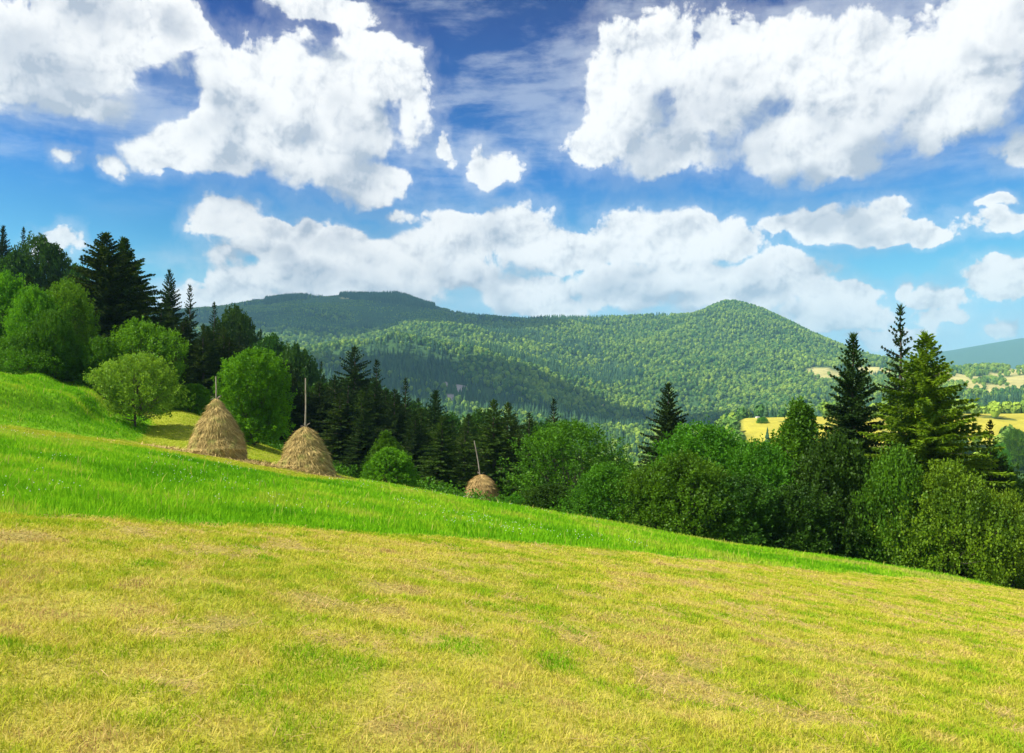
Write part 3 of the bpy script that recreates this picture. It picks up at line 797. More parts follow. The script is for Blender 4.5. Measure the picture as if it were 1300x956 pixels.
for (px, top, Y, half, con, hh), vis in kept:
    kd = gf.choice(['spruce_dark', 'spruce_slim', 'spruce_old', 'spruce_mid']) if con else gf.choice(['broad_dark', 'broad_darker'])
    size = 'low' if hh < h1 else 'middling' if hh < h2 else 'tall'
    tone = 'olive' if kd == 'spruce_mid' else 'slim dark' if kd == 'spruce_slim' else 'old dark' if kd == 'spruce_old' else 'dark'
    what = tone + (' spruce' if con else ' leafy tree')
    best = None
    for rank, (lx, ly, nm) in enumerate(sorted(LM, key=lambda q: math.hypot((q[0] - px), (q[1] - top)))[:3]):
        dxx, dyy = px - lx, top - ly
        how = ('just ' if abs(dxx) < 22 else 'well ' if abs(dxx) > 60 else '') + ('left of ' if dxx < 0 else 'right of ')
        how2 = ', tip lower' if dyy > 25 else ', tip higher' if dyy < -8 else ', tip level'
        lab = f'{size} {what} in the wood {how}{nm}{how2}'
        if lab in used: lab = lab.replace(' in the wood', ' farther back')
        if lab not in used and len(lab.split()) <= 16: best = lab; break
        if best is None: fall = lab
    if best is None: best = fall
    used[best] = 1
    put_tree(kd, px, top, Y, half, best, 'trees crowded in the wood' )
n_f = len(kept)
print('wood trees', n_f)

# ------------------------------------------------------------------ undergrowth along the foot of the wood
def scatter_leaves(name, centres, radii, hts, n_per, leaf, mat, seed):
    g_ = np.random.default_rng(seed)
    c = np.repeat(centres, n_per, 0); rr = np.repeat(radii, n_per); hh = np.repeat(hts, n_per)
    a = g_.uniform(0, 6.283, len(c)); q = np.sqrt(g_.random(len(c)))
    x = c[:, 0] + np.cos(a) * q * rr; y = c[:, 1] + np.sin(a) * q * rr
    z = height(x, y, True) + hh * np.sqrt(1 - q * q * .9) * g_.random(len(c)) ** .5
    p = np.c_[x, y, z]; ld = unit(g_.normal(0, 1, p.shape) + [0, 0, .5]); nm = unit(g_.normal(0, .6, p.shape) + [0, 0, .6]); s = unit(np.cross(ld, nm)); sz = leaf * g_.uniform(.6, 1.4, len(p))
    v = np.stack([p, p + (ld * .5 + s * .4) * sz[:, None], p + ld * sz[:, None], p + (ld * .5 - s * .4) * sz[:, None]], 1).reshape(-1, 3)
    r = np.repeat(g_.random(len(p)), 4)
    return mesh_obj(name, v, np.arange(len(v)).reshape(-1, 4), mat, attrs={'rnd': r})
cs = []; rs = []; hs = []
gu = np.random.default_rng(5)
for px in np.arange(-60, 1400, 5):
    Y0 = np.interp(px, [-60, 100, 200, 330, 470, 560, 640, 760, 900, 1400], [66, 66, 66, 66, 58, 54, 50, 46, 44, 43])
    for k in range(3):
        Y = Y0 + gu.uniform(0, 3) + k * 3.5
        cs.append(((px - 650) / F * Y + gu.normal(0, .5), Y, 0)); rs.append(gu.uniform(.5, 1.3)); hs.append(gu.uniform(.4, 1.5))
cs = np.array(cs); rs = np.array(rs); hs = np.array(hs)
ug = scatter_leaves('undergrowth', cs, rs, hs, 90, .17, M_LEAF_MID, 3)
tag(ug, 'tangled green undergrowth along the foot of the trees at the meadow edge', 'undergrowth', kind='stuff')

# ------------------------------------------------------------------ far woodland (one mass of small crowns)
def lod_broad(seed):
    g_ = np.random.default_rng(seed); n = 110
    d = unit(g_.normal(0, 1, (n, 3))); d[:, 2] = np.abs(d[:, 2]) * 1.1 - .25
    c = d * np.array([4.2, 4.2, 5.2]) * g_.uniform(.72, 1.04, n)[:, None] + [0, 0, 7.5]
    nm = unit(d + g_.normal(0, .35, (n, 3))); A = unit(np.cross(nm, g_.normal(0, 1, (n, 3)))); B = np.cross(nm, A)
    s = g_.uniform(.9, 1.7, n)[:, None]
    v = np.stack([c - A * s, c + B * s * .8, c + A * s, c - B * s * .8], 1).reshape(-1, 3)
    # dark core so that the crown is not see-through
    an = np.arange(8) * math.pi / 4
    core = np.concatenate([np.c_[np.cos(an) * r_, np.sin(an) * r_, np.full(8, z_)] for r_, z_ in ((1.5, 2), (3.2, 5), (3.2, 8.5), (1.2, 11.6))])
    i = np.arange(3)[:, None] * 8; j = np.arange(8)[None]; j2 = (j + 1) % 8
    f2 = np.stack([i + j, i + j2, i + 8 + j2, i + 8 + j], -1).reshape(-1, 4) + len(v)
    return np.concatenate([v, core]), np.concatenate([np.arange(n * 4).reshape(-1, 4), f2]), np.concatenate([np.repeat(g_.random(n), 4), np.zeros(32) + .2])
def lod_conifer(seed):
    g_ = np.random.default_rng(seed); V = []; Fc = []; k = 0; h = 17
    for t in np.linspace(.06, .93, 11):
        m = 8; r_ = 4.0 * (1 - t) ** .85 + .25; z_ = t * h; a = np.arange(m) * 6.283 / m + g_.uniform(0, 6)
        rr = r_ * g_.uniform(.65, 1.15, m)
        rim = np.c_[np.cos(a) * rr, np.sin(a) * rr, z_ - .8 + g_.normal(0, .25, m)]
        tip = np.array([[0, 0, z_ + 2.6]])
        V.append(np.concatenate([rim, tip])); j = np.arange(m)
        Fc.append(np.stack([j + k, (j + 1) % m + k, np.full(m, m + k)], -1)); k += m + 1
    v = np.concatenate(V); return v, np.concatenate(Fc), g_.random(len(v))
def far_leaf(name, dark, light):
    m, t, o = new_mat(name)
    oi = t.n.new('ShaderNodeObjectInfo'); at = t.n.new('ShaderNodeAttribute'); at.attribute_name = 'rnd'
    geo = t.n.new('ShaderNodeNewGeometry')
    nz = t.noise(geo.outputs['Position'], .006, 3)
    f = t.math('ADD', t.math('MULTIPLY', t.math('POWER', oi.outputs['Random'], 1.5), .65), t.math('ADD', t.math('MULTIPLY', at.outputs['Fac'], .12), t.math('MULTIPLY', t.ramp(nz, .4, .6), .23)))
    c = t.mix(f, C4(*dark), C4(*light))
    principled(t, o, c, .9, .1); return m
M_FAR_B = far_leaf('far_leaf', (.038, .14, .030), (.34, .47, .050))
M_FAR_C = far_leaf('far_needle', (.016, .060, .028), (.08, .165, .050))
def proto(name, dat, mat):
    v, f, r = dat; return mesh_obj(name, v, f, mat, False, {'rnd': r})
LODB = [proto('far_tree', lod_broad(s), M_FAR_B) for s in (1, 2, 3)]
LODC = [proto('far_conifer', lod_conifer(s), M_FAR_C) for s in (4, 5)]
def far_points():
    g_ = np.random.default_rng(17); P_ = []
    # candidates by distance band, spacing grows a little with distance
    for (y0, y1, sp) in [(200, 350, 9), (350, 600, 8), (600, 1000, 8), (1000, 1500, 8), (1500, 2000, 8.2), (2000, 3050, 8.8)]:
        area = .5 * 1.60 * (y1 ** 2 - y0 ** 2); n = int(area / sp ** 2)
        yy = np.sqrt(g_.uniform(y0 ** 2, y1 ** 2, n)); uu = g_.uniform(-.80, .80, n); P_.append(np.c_[uu * yy, yy])
    n = int(.5 * .36 * (2950 ** 2 - 2050 ** 2) / 6.5 ** 2)
    yy = np.sqrt(g_.uniform(2050 ** 2, 2950 ** 2, n)); uu = g_.uniform(-.42, -.06, n); q = np.c_[uu * yy, yy]
    P_.append(q[(scrub_mask(q[:, 0], q[:, 1]) > .5) | (dense_mask(q[:, 0], q[:, 1]) > .5)])
    p = np.concatenate(P_); x, y = p.T; px = 650 + F * x / y
    z = height(x, y)
    # leave out what stands well behind a crest
    ys = np.exp(np.linspace(math.log(45), math.log(3100), 260)); us = np.linspace(-.81, .81, 240)
    zz = height((us[None] * ys[:, None]).ravel(), np.repeat(ys, 240)).reshape(260, 240)
    el_ = (zz - EYE) / ys[:, None]; mx_ = np.maximum.accumulate(el_, 0)
    iy = np.clip(((np.log(y) - math.log(45)) / (math.log(3100 / 45)) * 259).astype(int), 0, 259); iu = np.clip(((x / y + .81) / 1.62 * 239).astype(int), 0, 239)
    vis = (z + 24 - EYE) / y > mx_[iy, iu] - .006
    keep = vis & ~((px < 200) & (y > 600))
    fm = field_mask(x, y); cm = clear_mask(x, y); sm = scrub_mask(x, y); rm = rock_mask(x, y)
    rr = g_.random(len(x))
    keep &= ~(fm > .3) & ~((cm > .35) & (rr > .05)) & ~(rm > .4)
    keep &= ~((y < 350) & (px > 935) & (y > 300) & (rr > .8))
    con = fbm(x, y, 190, 3, .55, 141) + .05 * sstep(2400, 2900, y) * (px < 600)
    con = con + .055 * (px > 620) * (fbm(x, y, 420, 2, .5, 147) - .5) * 9 - .022 * (px > 620) - .12 * (px > 1120)
    con = con - .16 * sstep(300, 360, px) * (1 - sstep(560, 640, px)) * sstep(1350, 1500, y) * (1 - sstep(1900, 2100, y)) - .12 * (y < 640)
    dm = dense_mask(x, y); con = con + dm * .5
    iscon = (con + g_.normal(0, .075, len(x))) > .535
    scl = np.where(iscon, g_.uniform(.55, 1.25, len(x)), g_.uniform(.6, 1.4, len(x)))
    scl = np.where(sm > .5, scl * .36, scl); scl *= np.where(y < 700, .60, .78)
    return x[keep], y[keep], z[keep], iscon[keep], scl[keep], px[keep]
fx, fy, fz, fcon, fs, fpx = far_points()
print('far trees', len(fx))
def instancer(name, pts, scl, proto_o, seed):
    me = bpy.data.meshes.new(name); me.vertices.add(len(pts)); me.vertices.foreach_set('co', pts.astype(np.float32).ravel())
    a = me.attributes.new('scl', 'FLOAT', 'POINT'); a.data.foreach_set('value', scl.astype(np.float32))
    o = bpy.data.objects.new(name, me); COL.objects.link(o)
    return o
def gn_forest(name, sets, label, cat):
    """sets: list of (points, scale, prototype); one object whose node tree sets a tree on every point"""
    pts = np.concatenate([s[0] for s in sets]); sc_ = np.concatenate([s[1] for s in sets]); idx = np.concatenate([np.full(len(s[0]), i) for i, s in enumerate(sets)])
    me = bpy.data.meshes.new(name); me.vertices.add(len(pts)); me.vertices.foreach_set('co', pts.astype(np.float32).ravel())
    a = me.attributes.new('scl', 'FLOAT', 'POINT'); a.data.foreach_set('value', sc_.astype(np.float32))
    a = me.attributes.new('idx', 'INT', 'POINT'); a.data.foreach_set('value', idx.astype(np.int32))
    a = me.attributes.new('rot', 'FLOAT', 'POINT'); a.data.foreach_set('value', np.random.default_rng(1).uniform(0, 6.28, len(pts)).astype(np.float32))
    o = bpy.data.objects.new(name, me); COL.objects.link(o)
    ng = bpy.data.node_groups.new(name, 'GeometryNodeTree'); ng.is_modifier = True
    ng.interface.new_socket('Geometry', in_out='INPUT', socket_type='NodeSocketGeometry'); ng.interface.new_socket('Geometry', in_out='OUTPUT', socket_type='NodeSocketGeometry')
    N = ng.nodes; L = ng.links; gi_ = N.new('NodeGroupInput'); go_ = N.new('NodeGroupOutput'); jn = N.new('GeometryNodeJoinGeometry')
    def named(nm, ty):
        n = N.new('GeometryNodeInputNamedAttribute'); n.data_type = ty; n.inputs[0].default_value = nm; return n.outputs[0]
    for i, s in enumerate(sets):
        oi = N.new('GeometryNodeObjectInfo'); oi.inputs[0].default_value = s[2]; oi.inputs['As Instance'].default_value = True
        ip = N.new('GeometryNodeInstanceOnPoints'); L.new(gi_.outputs[0], ip.inputs['Points']); L.new(oi.outputs['Geometry'], ip.inputs['Instance'])
        cmp_ = N.new('FunctionNodeCompare'); cmp_.data_type = 'INT'; cmp_.operation = 'EQUAL'
        L.new(named('idx', 'INT'), cmp_.inputs[2]); cmp_.inputs[3].default_value = i; L.new(cmp_.outputs[0], ip.inputs['Selection'])
        cx = N.new('ShaderNodeCombineXYZ'); L.new(named('rot', 'FLOAT'), cx.inputs[2]); L.new(cx.outputs[0], ip.inputs['Rotation'])
        L.new(named('scl', 'FLOAT'), ip.inputs['Scale']); L.new(ip.outputs[0], jn.inputs[0])
    L.new(jn.outputs[0], go_.inputs[0])
    md = o.modifiers.new('trees', 'NODES'); md.node_group = ng
    tag(o, label, cat, kind='stuff'); return o
def sets_for(sel):
    out = []; i = np.arange(len(fx)); P3 = np.c_[fx, fy, fz - .6]
    for k, pr in enumerate(LODB): m = sel & ~fcon & (i % 3 == k); out.append((P3[m], fs[m], pr))
    for k, pr in enumerate(LODC): m = sel & fcon & (i % 2 == k); out.append((P3[m], fs[m], pr))
    return [s for s in out if len(s[0])]
gn_forest('mountain_forest', sets_for(fy >= 640), 'mixed forest covering the mountains beyond the valley', 'forest')
gn_forest('valley_woodland', sets_for(fy < 640), 'green woodland in the valley round the distant yellow field', 'woodland')

# ------------------------------------------------------------------ tiny far buildings, a bush in the far field
m, t, o = new_mat('whitewash'); principled(t, o, C4(.75, .74, .70), .8, .1); M_WHITE = m
m, t, o = new_mat('grey_roof'); principled(t, o, C4(.60, .58, .56), .7, .2); M_ROOF = m
def hut(px, Y, w, d, h, rh, label, rot):
    x = (px - 650) / F * Y; z = H(x, Y)
    e = empty('farm_building', (x, Y, z - .3)); e.rotation_euler = (0, 0, rot); tag(e, label, 'building')
    v = np.array([[sx * w / 2, sy * d / 2, zz] for zz in (0, h) for sy in (-1, 1) for sx in (-1, 1)])
    mesh_obj('wall', v, np.array([[0, 2, 3, 1], [4, 5, 7, 6], [0, 1, 5, 4], [2, 6, 7, 3], [0, 4, 6, 2], [1, 3, 7, 5]]), M_WHITE, e)
    a_, b_ = w / 2 * 1.06, d / 2 * 1.1
    v = np.array([[-a_, -b_, h + .02], [a_, -b_, h + .02], [-a_, b_, h + .02], [a_, b_, h + .02], [-a_, 0, h + rh], [a_, 0, h + rh]])
    mesh_obj('roof', v, [np.array([[0, 1, 5, 4], [2, 4, 5, 3], [0, 2, 3, 1]]), np.array([[0, 4, 2], [1, 3, 5]])], M_ROOF, e)
hut(325, 2900, 26, 9, 5.5, 2.2, 'long white farm building among trees on the far left ridge', .05)
hut(962, 447, 2.2, 1.6, .75, .35, 'tiny pale hut at the far corner of the yellow field', .1)
put_tree('bush_round', 968, 530, 415, 6.5, 'lone green bush in the middle of the far yellow field', None)
put_tree('tree_round', 1292, 547, 330, 13, 'rounded tree at the near edge of the far yellow field', 'trees round the far yellow field')
put_tree('tree_round', 1270, 566, 310, 12, 'lower rounded tree next to the one at the field edge', 'trees round the far yellow field')

# ------------------------------------------------------------------ haystacks
def hay_mat(name, a, b, c):
    m, t, o = new_mat(name)
    at = t.n.new('ShaderNodeAttribute'); at.attribute_name = 'rnd'
    tcn = t.n.new('ShaderNodeTexCoord'); nz = t.noise(tcn.outputs['Object'], 1.6, 5, .6)
    col = t.mix(at.outputs['Fac'], C4(*a), C4(*b)); col = t.mix(t.ramp(nz, .5, .68), col, C4(*c))
    principled(t, o, col, .85, .15); return m
M_HAY = hay_mat('hay', (.24, .17, .055), (.62, .46, .17), (.36, .33, .09))
M_HAY_DRY = hay_mat('hay_dry', (.24, .15, .05), (.58, .41, .16), (.42, .30, .11))
m, t, o = new_mat('weathered_pole'); tcn = t.n.new('ShaderNodeTexCoord')
principled(t, o, t.colramp(t.noise(t.vec('MULTIPLY', tcn.outputs['Object'], (8, 8, 1)), 3, 4), [(.3, (.20, .16, .12)), (.7, (.46, .40, .33))]), .85, .1); M_POLE = m
def haystack(px, Y, prof, hb, rx, pole_top, tilt, skew, mat, label, seed, nstr=9000, crop=0):
    """prof: (height fraction, radius fraction) outline; hb body height; pole_top height of the pole's tip"""
    g_ = np.random.default_rng(seed)
    x = (px - 650) / F * Y; z = H(x, Y)
    e = empty('haystack', (x, Y, z - .15))
    tag(e, label, 'haystack', 'conical haystacks built round poles')
    ph_ = [p[0] for p in prof]; pr_ = [p[1] for p in prof]
    def surf(t, a, off=0.):
        r = np.interp(t, ph_, pr_) * rx
        # the hay was laid on in overlapping layers
        lay = .13 * (((t * 7.3 + .35 * np.sin(a * 2 + seed)) % 1.0) - .5) * np.clip(r / rx, .25, 1)
        lump = (fbm(a * 1.3 + 5 + seed, t * 5, 1.0, 3, .55, seed) - .5) * .30 * rx * np.clip(r / rx + .1, 0, 1) * np.sin(a / 2) ** .0
        r = np.maximum(r - lay * rx * .9 + lump + off, .02)
        return np.c_[np.cos(a) * r + skew * t * t, np.sin(a) * r * .95, t * hb + 0 * a]
    nt, na = 60, 90
    tt = np.linspace(0, 1, nt); aa = np.arange(na) * 2 * math.pi / na
    Tg, Ag = np.meshgrid(tt, aa, indexing='ij'); v = surf(Tg.ravel(), Ag.ravel())
    i = np.arange(nt - 1)[:, None] * na; j = np.arange(na)[None]; j2 = (j + 1) % na
    f = np.stack([i + j, i + j2, i + na + j2, i + na + j], -1).reshape(-1, 4)
    # ground is sloping: carry the skirt down to it
    foot = v[:na].copy(); fh = height(foot[:, 0] + x, foot[:, 1] + Y) - (z - .15) - .08
    w = np.clip(1 - Tg.ravel() / .35, 0, 1); v[:, 2] += w * np.tile(fh, nt)
    # straws lying down the flank
    ts = g_.random(nstr) ** .9; as_ = g_.uniform(0, 2 * math.pi, nstr)
    p0_ = surf(ts, as_, .02); p1_ = surf(np.clip(ts - g_.uniform(.05, .13, nstr), 0, 1), as_ + g_.normal(0, .10, nstr), .09)
    ws = lambda T_, A_: np.clip(1 - T_ / .35, 0, 1) * np.interp(A_ % 6.2831, np.append(aa, 6.2832), np.append(fh, fh[0]))
    p0_[:, 2] += ws(ts, as_); p1_[:, 2] += ws(ts, as_) - .02
    d = unit(p1_ - p0_ + g_.normal(0, .06, p0_.shape)); out = unit(np.c_[np.cos(as_), np.sin(as_), 0 * as_])
    L = g_.uniform(.18, .42, nstr); sd_ = unit(np.cross(d, out)); w_ = g_.uniform(.010, .022, nstr)
    tipp = p0_ + d * L[:, None] + out * g_.uniform(-.02, .07, nstr)[:, None]
    vs = np.stack([p0_ + sd_ * w_[:, None], tipp, p0_ - sd_ * w_[:, None]], 1).reshape(-1, 3)
    rs_ = np.repeat(g_.random(nstr), 3)
    fs_ = np.arange(nstr * 3).reshape(-1, 3)
    rb = .15 + .5 * fbm(Ag.ravel() * 9, Tg.ravel() * 14, 1, 3, .6, seed)
    hay = mesh_obj('hay', np.concatenate([v, vs]), [f, fs_ + len(v)], mat, e, {'rnd': np.concatenate([rb, rs_])})
    zz = np.linspace(-.2, pole_top, 8); lean = np.clip(zz - hb * .8, 0, None)
    pole = mesh_obj('pole', *tube(np.c_[skew + tilt * lean + .015 * np.sin(zz * 2.2), 0 * zz, zz], np.linspace(.06, .032, 8), 8), M_POLE, e, smooth=True)
    # twisted wisp that ties the top, and stray twigs
    parts = []
    for k in range(7):
        a = g_.uniform(0, 6.28); s0 = np.array([skew, 0, hb * .97]); e1 = s0 + [math.cos(a) * .30, math.sin(a) * .3, g_.uniform(.05, .28)]
        parts.append(tube([s0, (s0 + e1) / 2 + [0, 0, .06], e1], [.018, .014, .006], 4))
    V_, F_ = joinvf(parts); mesh_obj('top_twigs', V_, F_, M_POLE, e)
    return e
PROF1 = [(0, 1.0), (.08, 1.02), (.2, .97), (.35, .86), (.5, .74), (.62, .62), (.74, .46), (.86, .26), (.95, .12), (1, .06)]
PROF2 = [(0, 1.05), (.1, 1.0), (.3, .86), (.5, .72), (.65, .58), (.78, .42), (.88, .28), (.95, .17), (1, .05)]
PROF3 = [(0, 1.0), (.2, .98), (.45, .9), (.65, .78), (.8, .60), (.92, .34), (1, .08)]
haystack(277, 43, PROF1, 3.25, 1.42, 4.45, 0.0, -.12, M_HAY, 'tall pointed haystack nearest the bank, with a short bare pole on top', 31)
haystack(388, 43, PROF2, 2.55, 1.50, 5.15, 0.01, -.02, M_HAY, 'broad haystack with a long bare pole, right of the egg-shaped tree', 32)
haystack(612, 56, PROF3, 2.5, 1.24, 4.85, -.17, -.05, M_HAY_DRY, 'smallest, rounded brown haystack with a crooked leaning pole', 33, 6000)

# ------------------------------------------------------------------ grass
def blades(name, x, y, hgt, wid, col_attr, mat, seed, lean=.35, curve=True):
    g_ = np.random.default_rng(seed); n = len(x); z = height(x, y) - .01
    a = g_.uniform(0, 6.283, n); sd_ = np.c_[np.cos(a), np.sin(a), 0 * a]
    b = g_.uniform(0, 6.283, n); ln = np.abs(g_.normal(0, lean, n)); dv = np.c_[np.cos(b) * ln, np.sin(b) * ln, np.ones(n)]
    p = np.c_[x, y, z]; d = dv * hgt[:, None]
    mid = p + d * np.array([.42, .42, .62]); tip = p + d * np.array([1.15, 1.15, .95])
    w = (sd_ * wid[:, None])
    v = np.stack([p - w, p + w, mid + w * .7, mid - w * .7, tip], 1).reshape(-1, 3)
    k = np.arange(n)[:, None] * 5
    f4 = k + np.array([0, 1, 2, 3]); f3 = k + np.array([3, 2, 4])
    return mesh_obj(name, v, [f4, f3], mat, attrs={'rnd': np.repeat(g_.random(n), 5), 'zone': np.repeat(col_attr, 5)})
def grass_mat(name, ramp_, trans=.35):
    """zone picks the kind of grass on a ramp, rnd varies the single blade"""
    m, t, o = new_mat(name)
    at = t.n.new('ShaderNodeAttribute'); at.attribute_name = 'rnd'; zn = t.n.new('ShaderNodeAttribute'); zn.attribute_name = 'zone'
    c = t.colramp(t.math('ADD', zn.outputs['Fac'], t.math('MULTIPLY', t.math('SUBTRACT', at.outputs['Fac'], .5), .34), clamp=True), ramp_)
    d = t.n.new('ShaderNodeBsdfDiffuse'); t.l.new(c, d.inputs[0]); tr = t.n.new('ShaderNodeBsdfTranslucent'); t.l.new(c, tr.inputs[0])
    mx = t.n.new('ShaderNodeMixShader'); mx.inputs[0].default_value = trans; t.l.new(d.outputs[0], mx.inputs[1]); t.l.new(tr.outputs[0], mx.inputs[2])
    t.l.new(mx.outputs[0], o.inputs[0]); return m
M_MOWN = grass_mat('mown_grass', [(0., (.18, .40, .012)), (.35, (.36, .45, .022)), (.6, (.56, .53, .06)), (.82, (.67, .55, .15)), (1., (.46, .31, .12))])
M_TALL = grass_mat('tall_grass', [(0., (.11, .33, .008)), (.45, (.25, .52, .014)), (.75, (.42, .54, .035)), (1., (.48, .47, .10))])
def cand(n, y0, y1, seed, umax=.74):
    g_ = np.random.default_rng(seed)
    # more blades per square metre nearby
    q = g_.random(n); e = .55
    yy = (y0 ** e + q * (y1 ** e - y0 ** e)) ** (1 / e)
    return g_.uniform(-1, 1, n) * (umax * yy + 4.5), yy, g_
x, y, g_ = cand(1400000, 2.6, 46, 201)
x2, y2, g2_ = cand(260000, 44, 66, 205); q_ = x2 < -6; x = np.concatenate([x, x2[q_]]); y = np.concatenate([y, y2[q_]])
gd = green_d(x, y); wd = woods_d(x, y)
m_ = (gd < .15) & (wd < 1.5); x, y = x[m_], y[m_]; r = np.hypot(x, y)
zn = .57 + (fbm(x, y, 2.0, 4, .65, 61) - .5) * -.75 + (fbm(x, y, .4, 3, .6, 66) - .5) * 1.0
br = sstep(.60, .70, fbm(x, y, .7, 4, .6, 71)); zn = zn * (1 - br * .5) + br * .5 * .93
upz = sstep(31, 36, y) * (x < -3)
for (sx, sy, sr) in STACKS: upz = upz * sstep(1.2, 2.4, np.hypot((x - sx + .9) / 1.6, y - sy + .3) / sr)
zn = zn * (1 - upz * .7) + .30 * upz * .7
tuft = fbm(x, y, .35, 2, .5, 77)
hg = .7 * (.024 + .06 * tuft + .03 * (1 - zn.clip(0, 1))) * rng.uniform(.5, 1.4, len(x)) * (1 - .35 * br)
blades('mown_grass', x, y, hg, (.0017 + .00036 * r), zn.clip(0, 1), M_MOWN, 301, .9)
tag(bpy.data.objects['mown_grass'], 'short dry yellow-green mown grass across the foreground meadow', 'grass', kind='stuff')
x, y, g_ = cand(620000, 7.5, 70, 202, .80)
gd = green_d(x, y); wd = woods_d(x, y)
m_ = (gd > -.12) & ((wd < 1.0)); x, y = x[m_], y[m_]; gd = gd[m_]; r = np.hypot(x, y)
zn = .44 + .10 * sstep(3.5, .5, gd) * (y < 40) + (fbm(x, y, 4.5, 3, .6, 81) - .5) * 1.5 + (fbm(x, y, .9, 3, .6, 86) - .5) * .6
hg = (.07 + .13 * fbm(x, y, 2.0, 3, .6, 87)) * rng.uniform(.5, 1.3, len(x)) * sstep(-.3, 1.2, gd) + .05
stem = rng.random(len(x)) < .009; hg = np.where(stem, hg * 1.6, hg); zn = np.where(stem, .97, zn)
blades('tall_grass', x, y, hg, (.0028 + .00045 * r), zn.clip(0, 1), M_TALL, 302, .35)
tag(bpy.data.objects['tall_grass'], 'lush bright-green uncut grass in the strip between the mown meadow and the trees', 'grass', kind='stuff')
# cut hay lying in the mown meadow
def straw(name, x, y, seed, ln, mat, label, w0=.0012):
    g_ = np.random.default_rng(seed); n = len(x); z = height(x, y) + g_.uniform(.01, .06, n); r = np.hypot(x, y)
    a = g_.uniform(0, 6.283, n); d = np.c_[np.cos(a), np.sin(a), g_.normal(0, .25, n)] * (ln * g_.uniform(.4, 1.3, n))[:, None]
    s = unit(np.cross(d, [0, 0, 1.])) * (w0 + .00034 * r)[:, None]; p = np.c_[x, y, z]
    v = np.stack([p - s, p + s, p + d + s * .6, p + d - s * .6], 1).reshape(-1, 3)
    o = mesh_obj(name, v, np.arange(n * 4).reshape(-1, 4), mat, attrs={'rnd': np.repeat(g_.random(n), 4)})
    tag(o, label, 'hay', kind='stuff')
x, y, g_ = cand(90000, 3.2, 42, 203)
k = (green_d(x, y) < 0) & (fbm(x, y, .7, 4, .6, 71) + g_.normal(0, .05, len(x)) > .63) & (woods_d(x, y) < 0)
straw('hay_litter', x[k], y[k], 5, .10, M_HAY_DRY, 'wisps of cut hay lying in brownish patches on the mown meadow')
xs = []; ys = []
for (sx, sy, sr) in STACKS[:2]:
    a = rng.uniform(0, 6.283, 5000); q = rng.normal(0, 1, 5000); xs.append(sx - .9 + np.cos(a) * 1.5 * 1.5 * (.6 + .35 * np.abs(q))); ys.append(sy - .3 + np.sin(a) * 1.5 * (.6 + .35 * np.abs(q)))
straw('hay_scatter', np.concatenate(xs), np.concatenate(ys), 6, .3, M_HAY, 'loose hay scattered round the feet of the two large haystacks', .004)
# small white clover heads
x, y, g_ = cand(26000, 9, 42, 204)
k = (green_d(x, y) > .2) & (fbm(x, y, 3, 3, .6, 151) > .56) & (x < 4) & (bank_d(x, y) < 1); x, y = x[k], y[k]
x, y = x[:650], y[:650]
def flowers(x, y):
    n = len(x); z = height(x, y) + .13 + .12 * rng.random(n); r = .007 + .00022 * np.hypot(x, y); c = np.c_[x, y, z]
    o_ = np.array([[1, 0, 0], [0, 1, 0], [-1, 0, 0], [0, -1, 0], [0, 0, 1], [0, 0, -1]], float)
    v = (c[:, None] + o_[None] * r[:, None, None]).reshape(-1, 3)
    f = np.array([[0, 1, 4], [1, 2, 4], [2, 3, 4], [3, 0, 4], [1, 0, 5], [2, 1, 5], [3, 2, 5], [0, 3, 5]])
    f = (np.arange(n)[:, None, None] * 6 + f[None]).reshape(-1, 3)
    mt, t, o = new_mat('clover_white'); principled(t, o, C4(.78, .80, .66), .8, .1)
    ob = mesh_obj('clover_flowers', v, f, mt); tag(ob, 'tiny white clover heads dotted in the green grass', 'flowers', kind='stuff')
flowers(x, y)

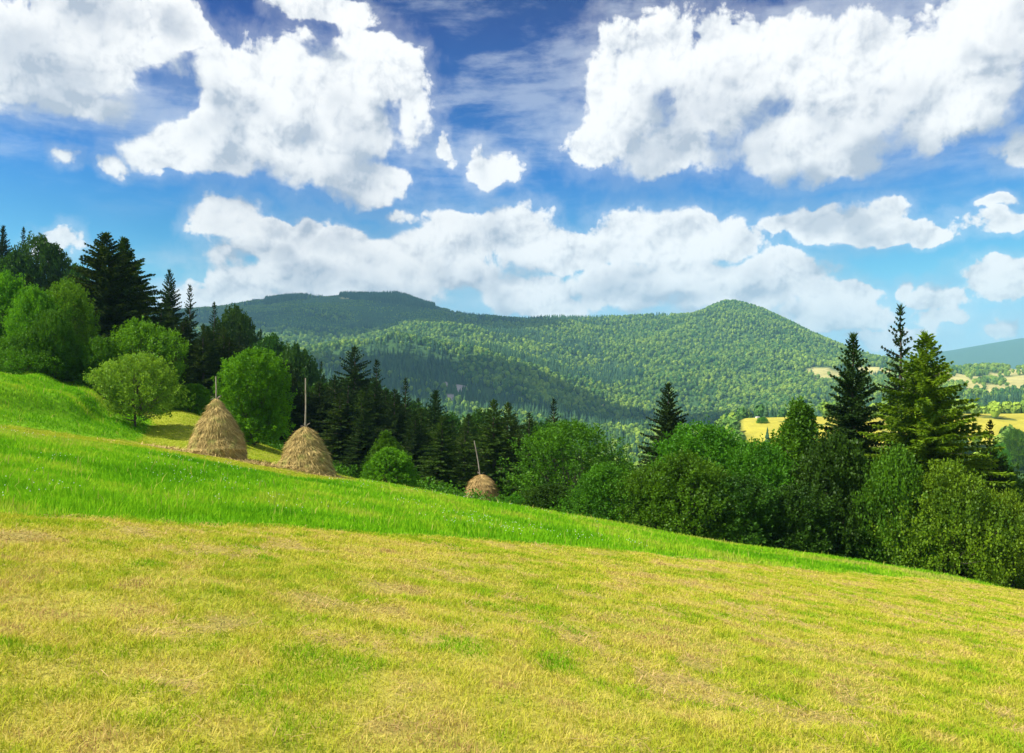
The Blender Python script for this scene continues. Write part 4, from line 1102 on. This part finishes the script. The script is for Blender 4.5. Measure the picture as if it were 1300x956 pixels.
# ------------------------------------------------------------------ clouds overhead, out of the view, whose shadows fall on the hills
m, t, o = new_mat('cloud_white'); principled(t, o, C4(.9, .9, .9), 1., 0.); M_CLOUD = m
def cloud(tx, ty, tz, alt, rx, ry, rz, seed, label):
    k = (alt - tz) / sd.z; cx, cy = tx + sd.x * k, ty + sd.y * k
    g_ = np.random.default_rng(seed)
    nu, nv = 64, 32; a = np.arange(nu) * 6.28318 / nu; b = np.linspace(-1.5, 1.5, nv)
    Bm, Am = np.meshgrid(b, a, indexing='ij'); Am = Am.ravel(); Bm = Bm.ravel()
    nz = fbm(np.cos(Am) * 2.4 + np.sin(Bm) * 2 + 30 + seed, np.sin(Am) * 2.4 + np.cos(Bm) + 30, 1., 4, .6, seed)
    q = .55 + .9 * nz
    v = np.c_[np.cos(Am) * np.cos(Bm) * rx * q, np.sin(Am) * np.cos(Bm) * ry * q, np.sin(Bm) * rz * q * np.where(Bm < 0, .35, 1)]
    i = np.arange(nv - 1)[:, None] * nu; j = np.arange(nu)[None]; j2 = (j + 1) % nu
    f = np.stack([i + j, i + j2, i + nu + j2, i + nu + j], -1).reshape(-1, 4)
    f3a = np.stack([(np.arange(nu) + 1) % nu, np.arange(nu), np.full(nu, len(v))], -1); f3b = np.stack([np.arange(nu) + (nv - 1) * nu, (np.arange(nu) + 1) % nu + (nv - 1) * nu, np.full(nu, len(v) + 1)], -1)
    v = np.concatenate([v, [[0, 0, v[:nu, 2].mean()], [0, 0, v[-nu:, 2].mean()]]])
    ob = mesh_obj('cloud', v, [f, np.concatenate([f3a, f3b])], M_CLOUD, smooth=True, loc=(cx, cy, alt)); tag(ob, label, kind='structure')
    print('cloud elev', math.degrees(math.atan2(alt, math.hypot(cx, cy))), 'v', alt / cy if cy > 0 else None)
for (px, py, y0, rx, ry, seed) in [(640, 490, 900, 330, 170, 1), (400, 386, 2400, 620, 460, 2)]:
    gx, gy, gz = ground_at(px, py, y0); print('shadow at', px, py, gx, gy, gz)
    cloud(gx, gy, gz, 1500, rx, ry, 110, seed, 'white cumulus high above the valley')

# ------------------------------------------------------------------ haze
bpy_me = bpy.data.meshes.new('haze')
hx, y0_, y1_, z0_, z1_ = 9700, -9700, 9700, float(min(gnd.data.vertices[i].co.z for i in range(0, len(gnd.data.vertices), 7))), 0
allz = np.empty(len(hil.data.vertices) * 3, np.float32); hil.data.vertices.foreach_get('co', allz); allz = allz[2::3]
z0_ = min(z0_, float(allz.min())) - 1.5; z1_ = float(allz.max()) + 30
v = np.array([[sx * hx, yy, zz] for zz in (z0_, z1_) for yy in (y0_, y1_) for sx in (-1, 1)])
f = np.array([[0, 2, 3, 1], [4, 5, 7, 6], [0, 1, 5, 4], [2, 6, 7, 3], [0, 4, 6, 2], [1, 3, 7, 5]])
m, t, o = new_mat('haze')
pv = t.n.new('ShaderNodeVolumePrincipled'); pv.inputs['Color'].default_value = (.36, .72, 1.0, 1); pv.inputs['Density'].default_value = .00011; pv.inputs['Anisotropy'].default_value = .1
t.l.new(pv.outputs[0], o.inputs['Volume'])
hz = mesh_obj('haze', v, f, m); tag(hz, kind='stuff'); hz['label'] = 'thin blue haze filling the valley and softening the far hills'
print('haze', z0_, z1_)
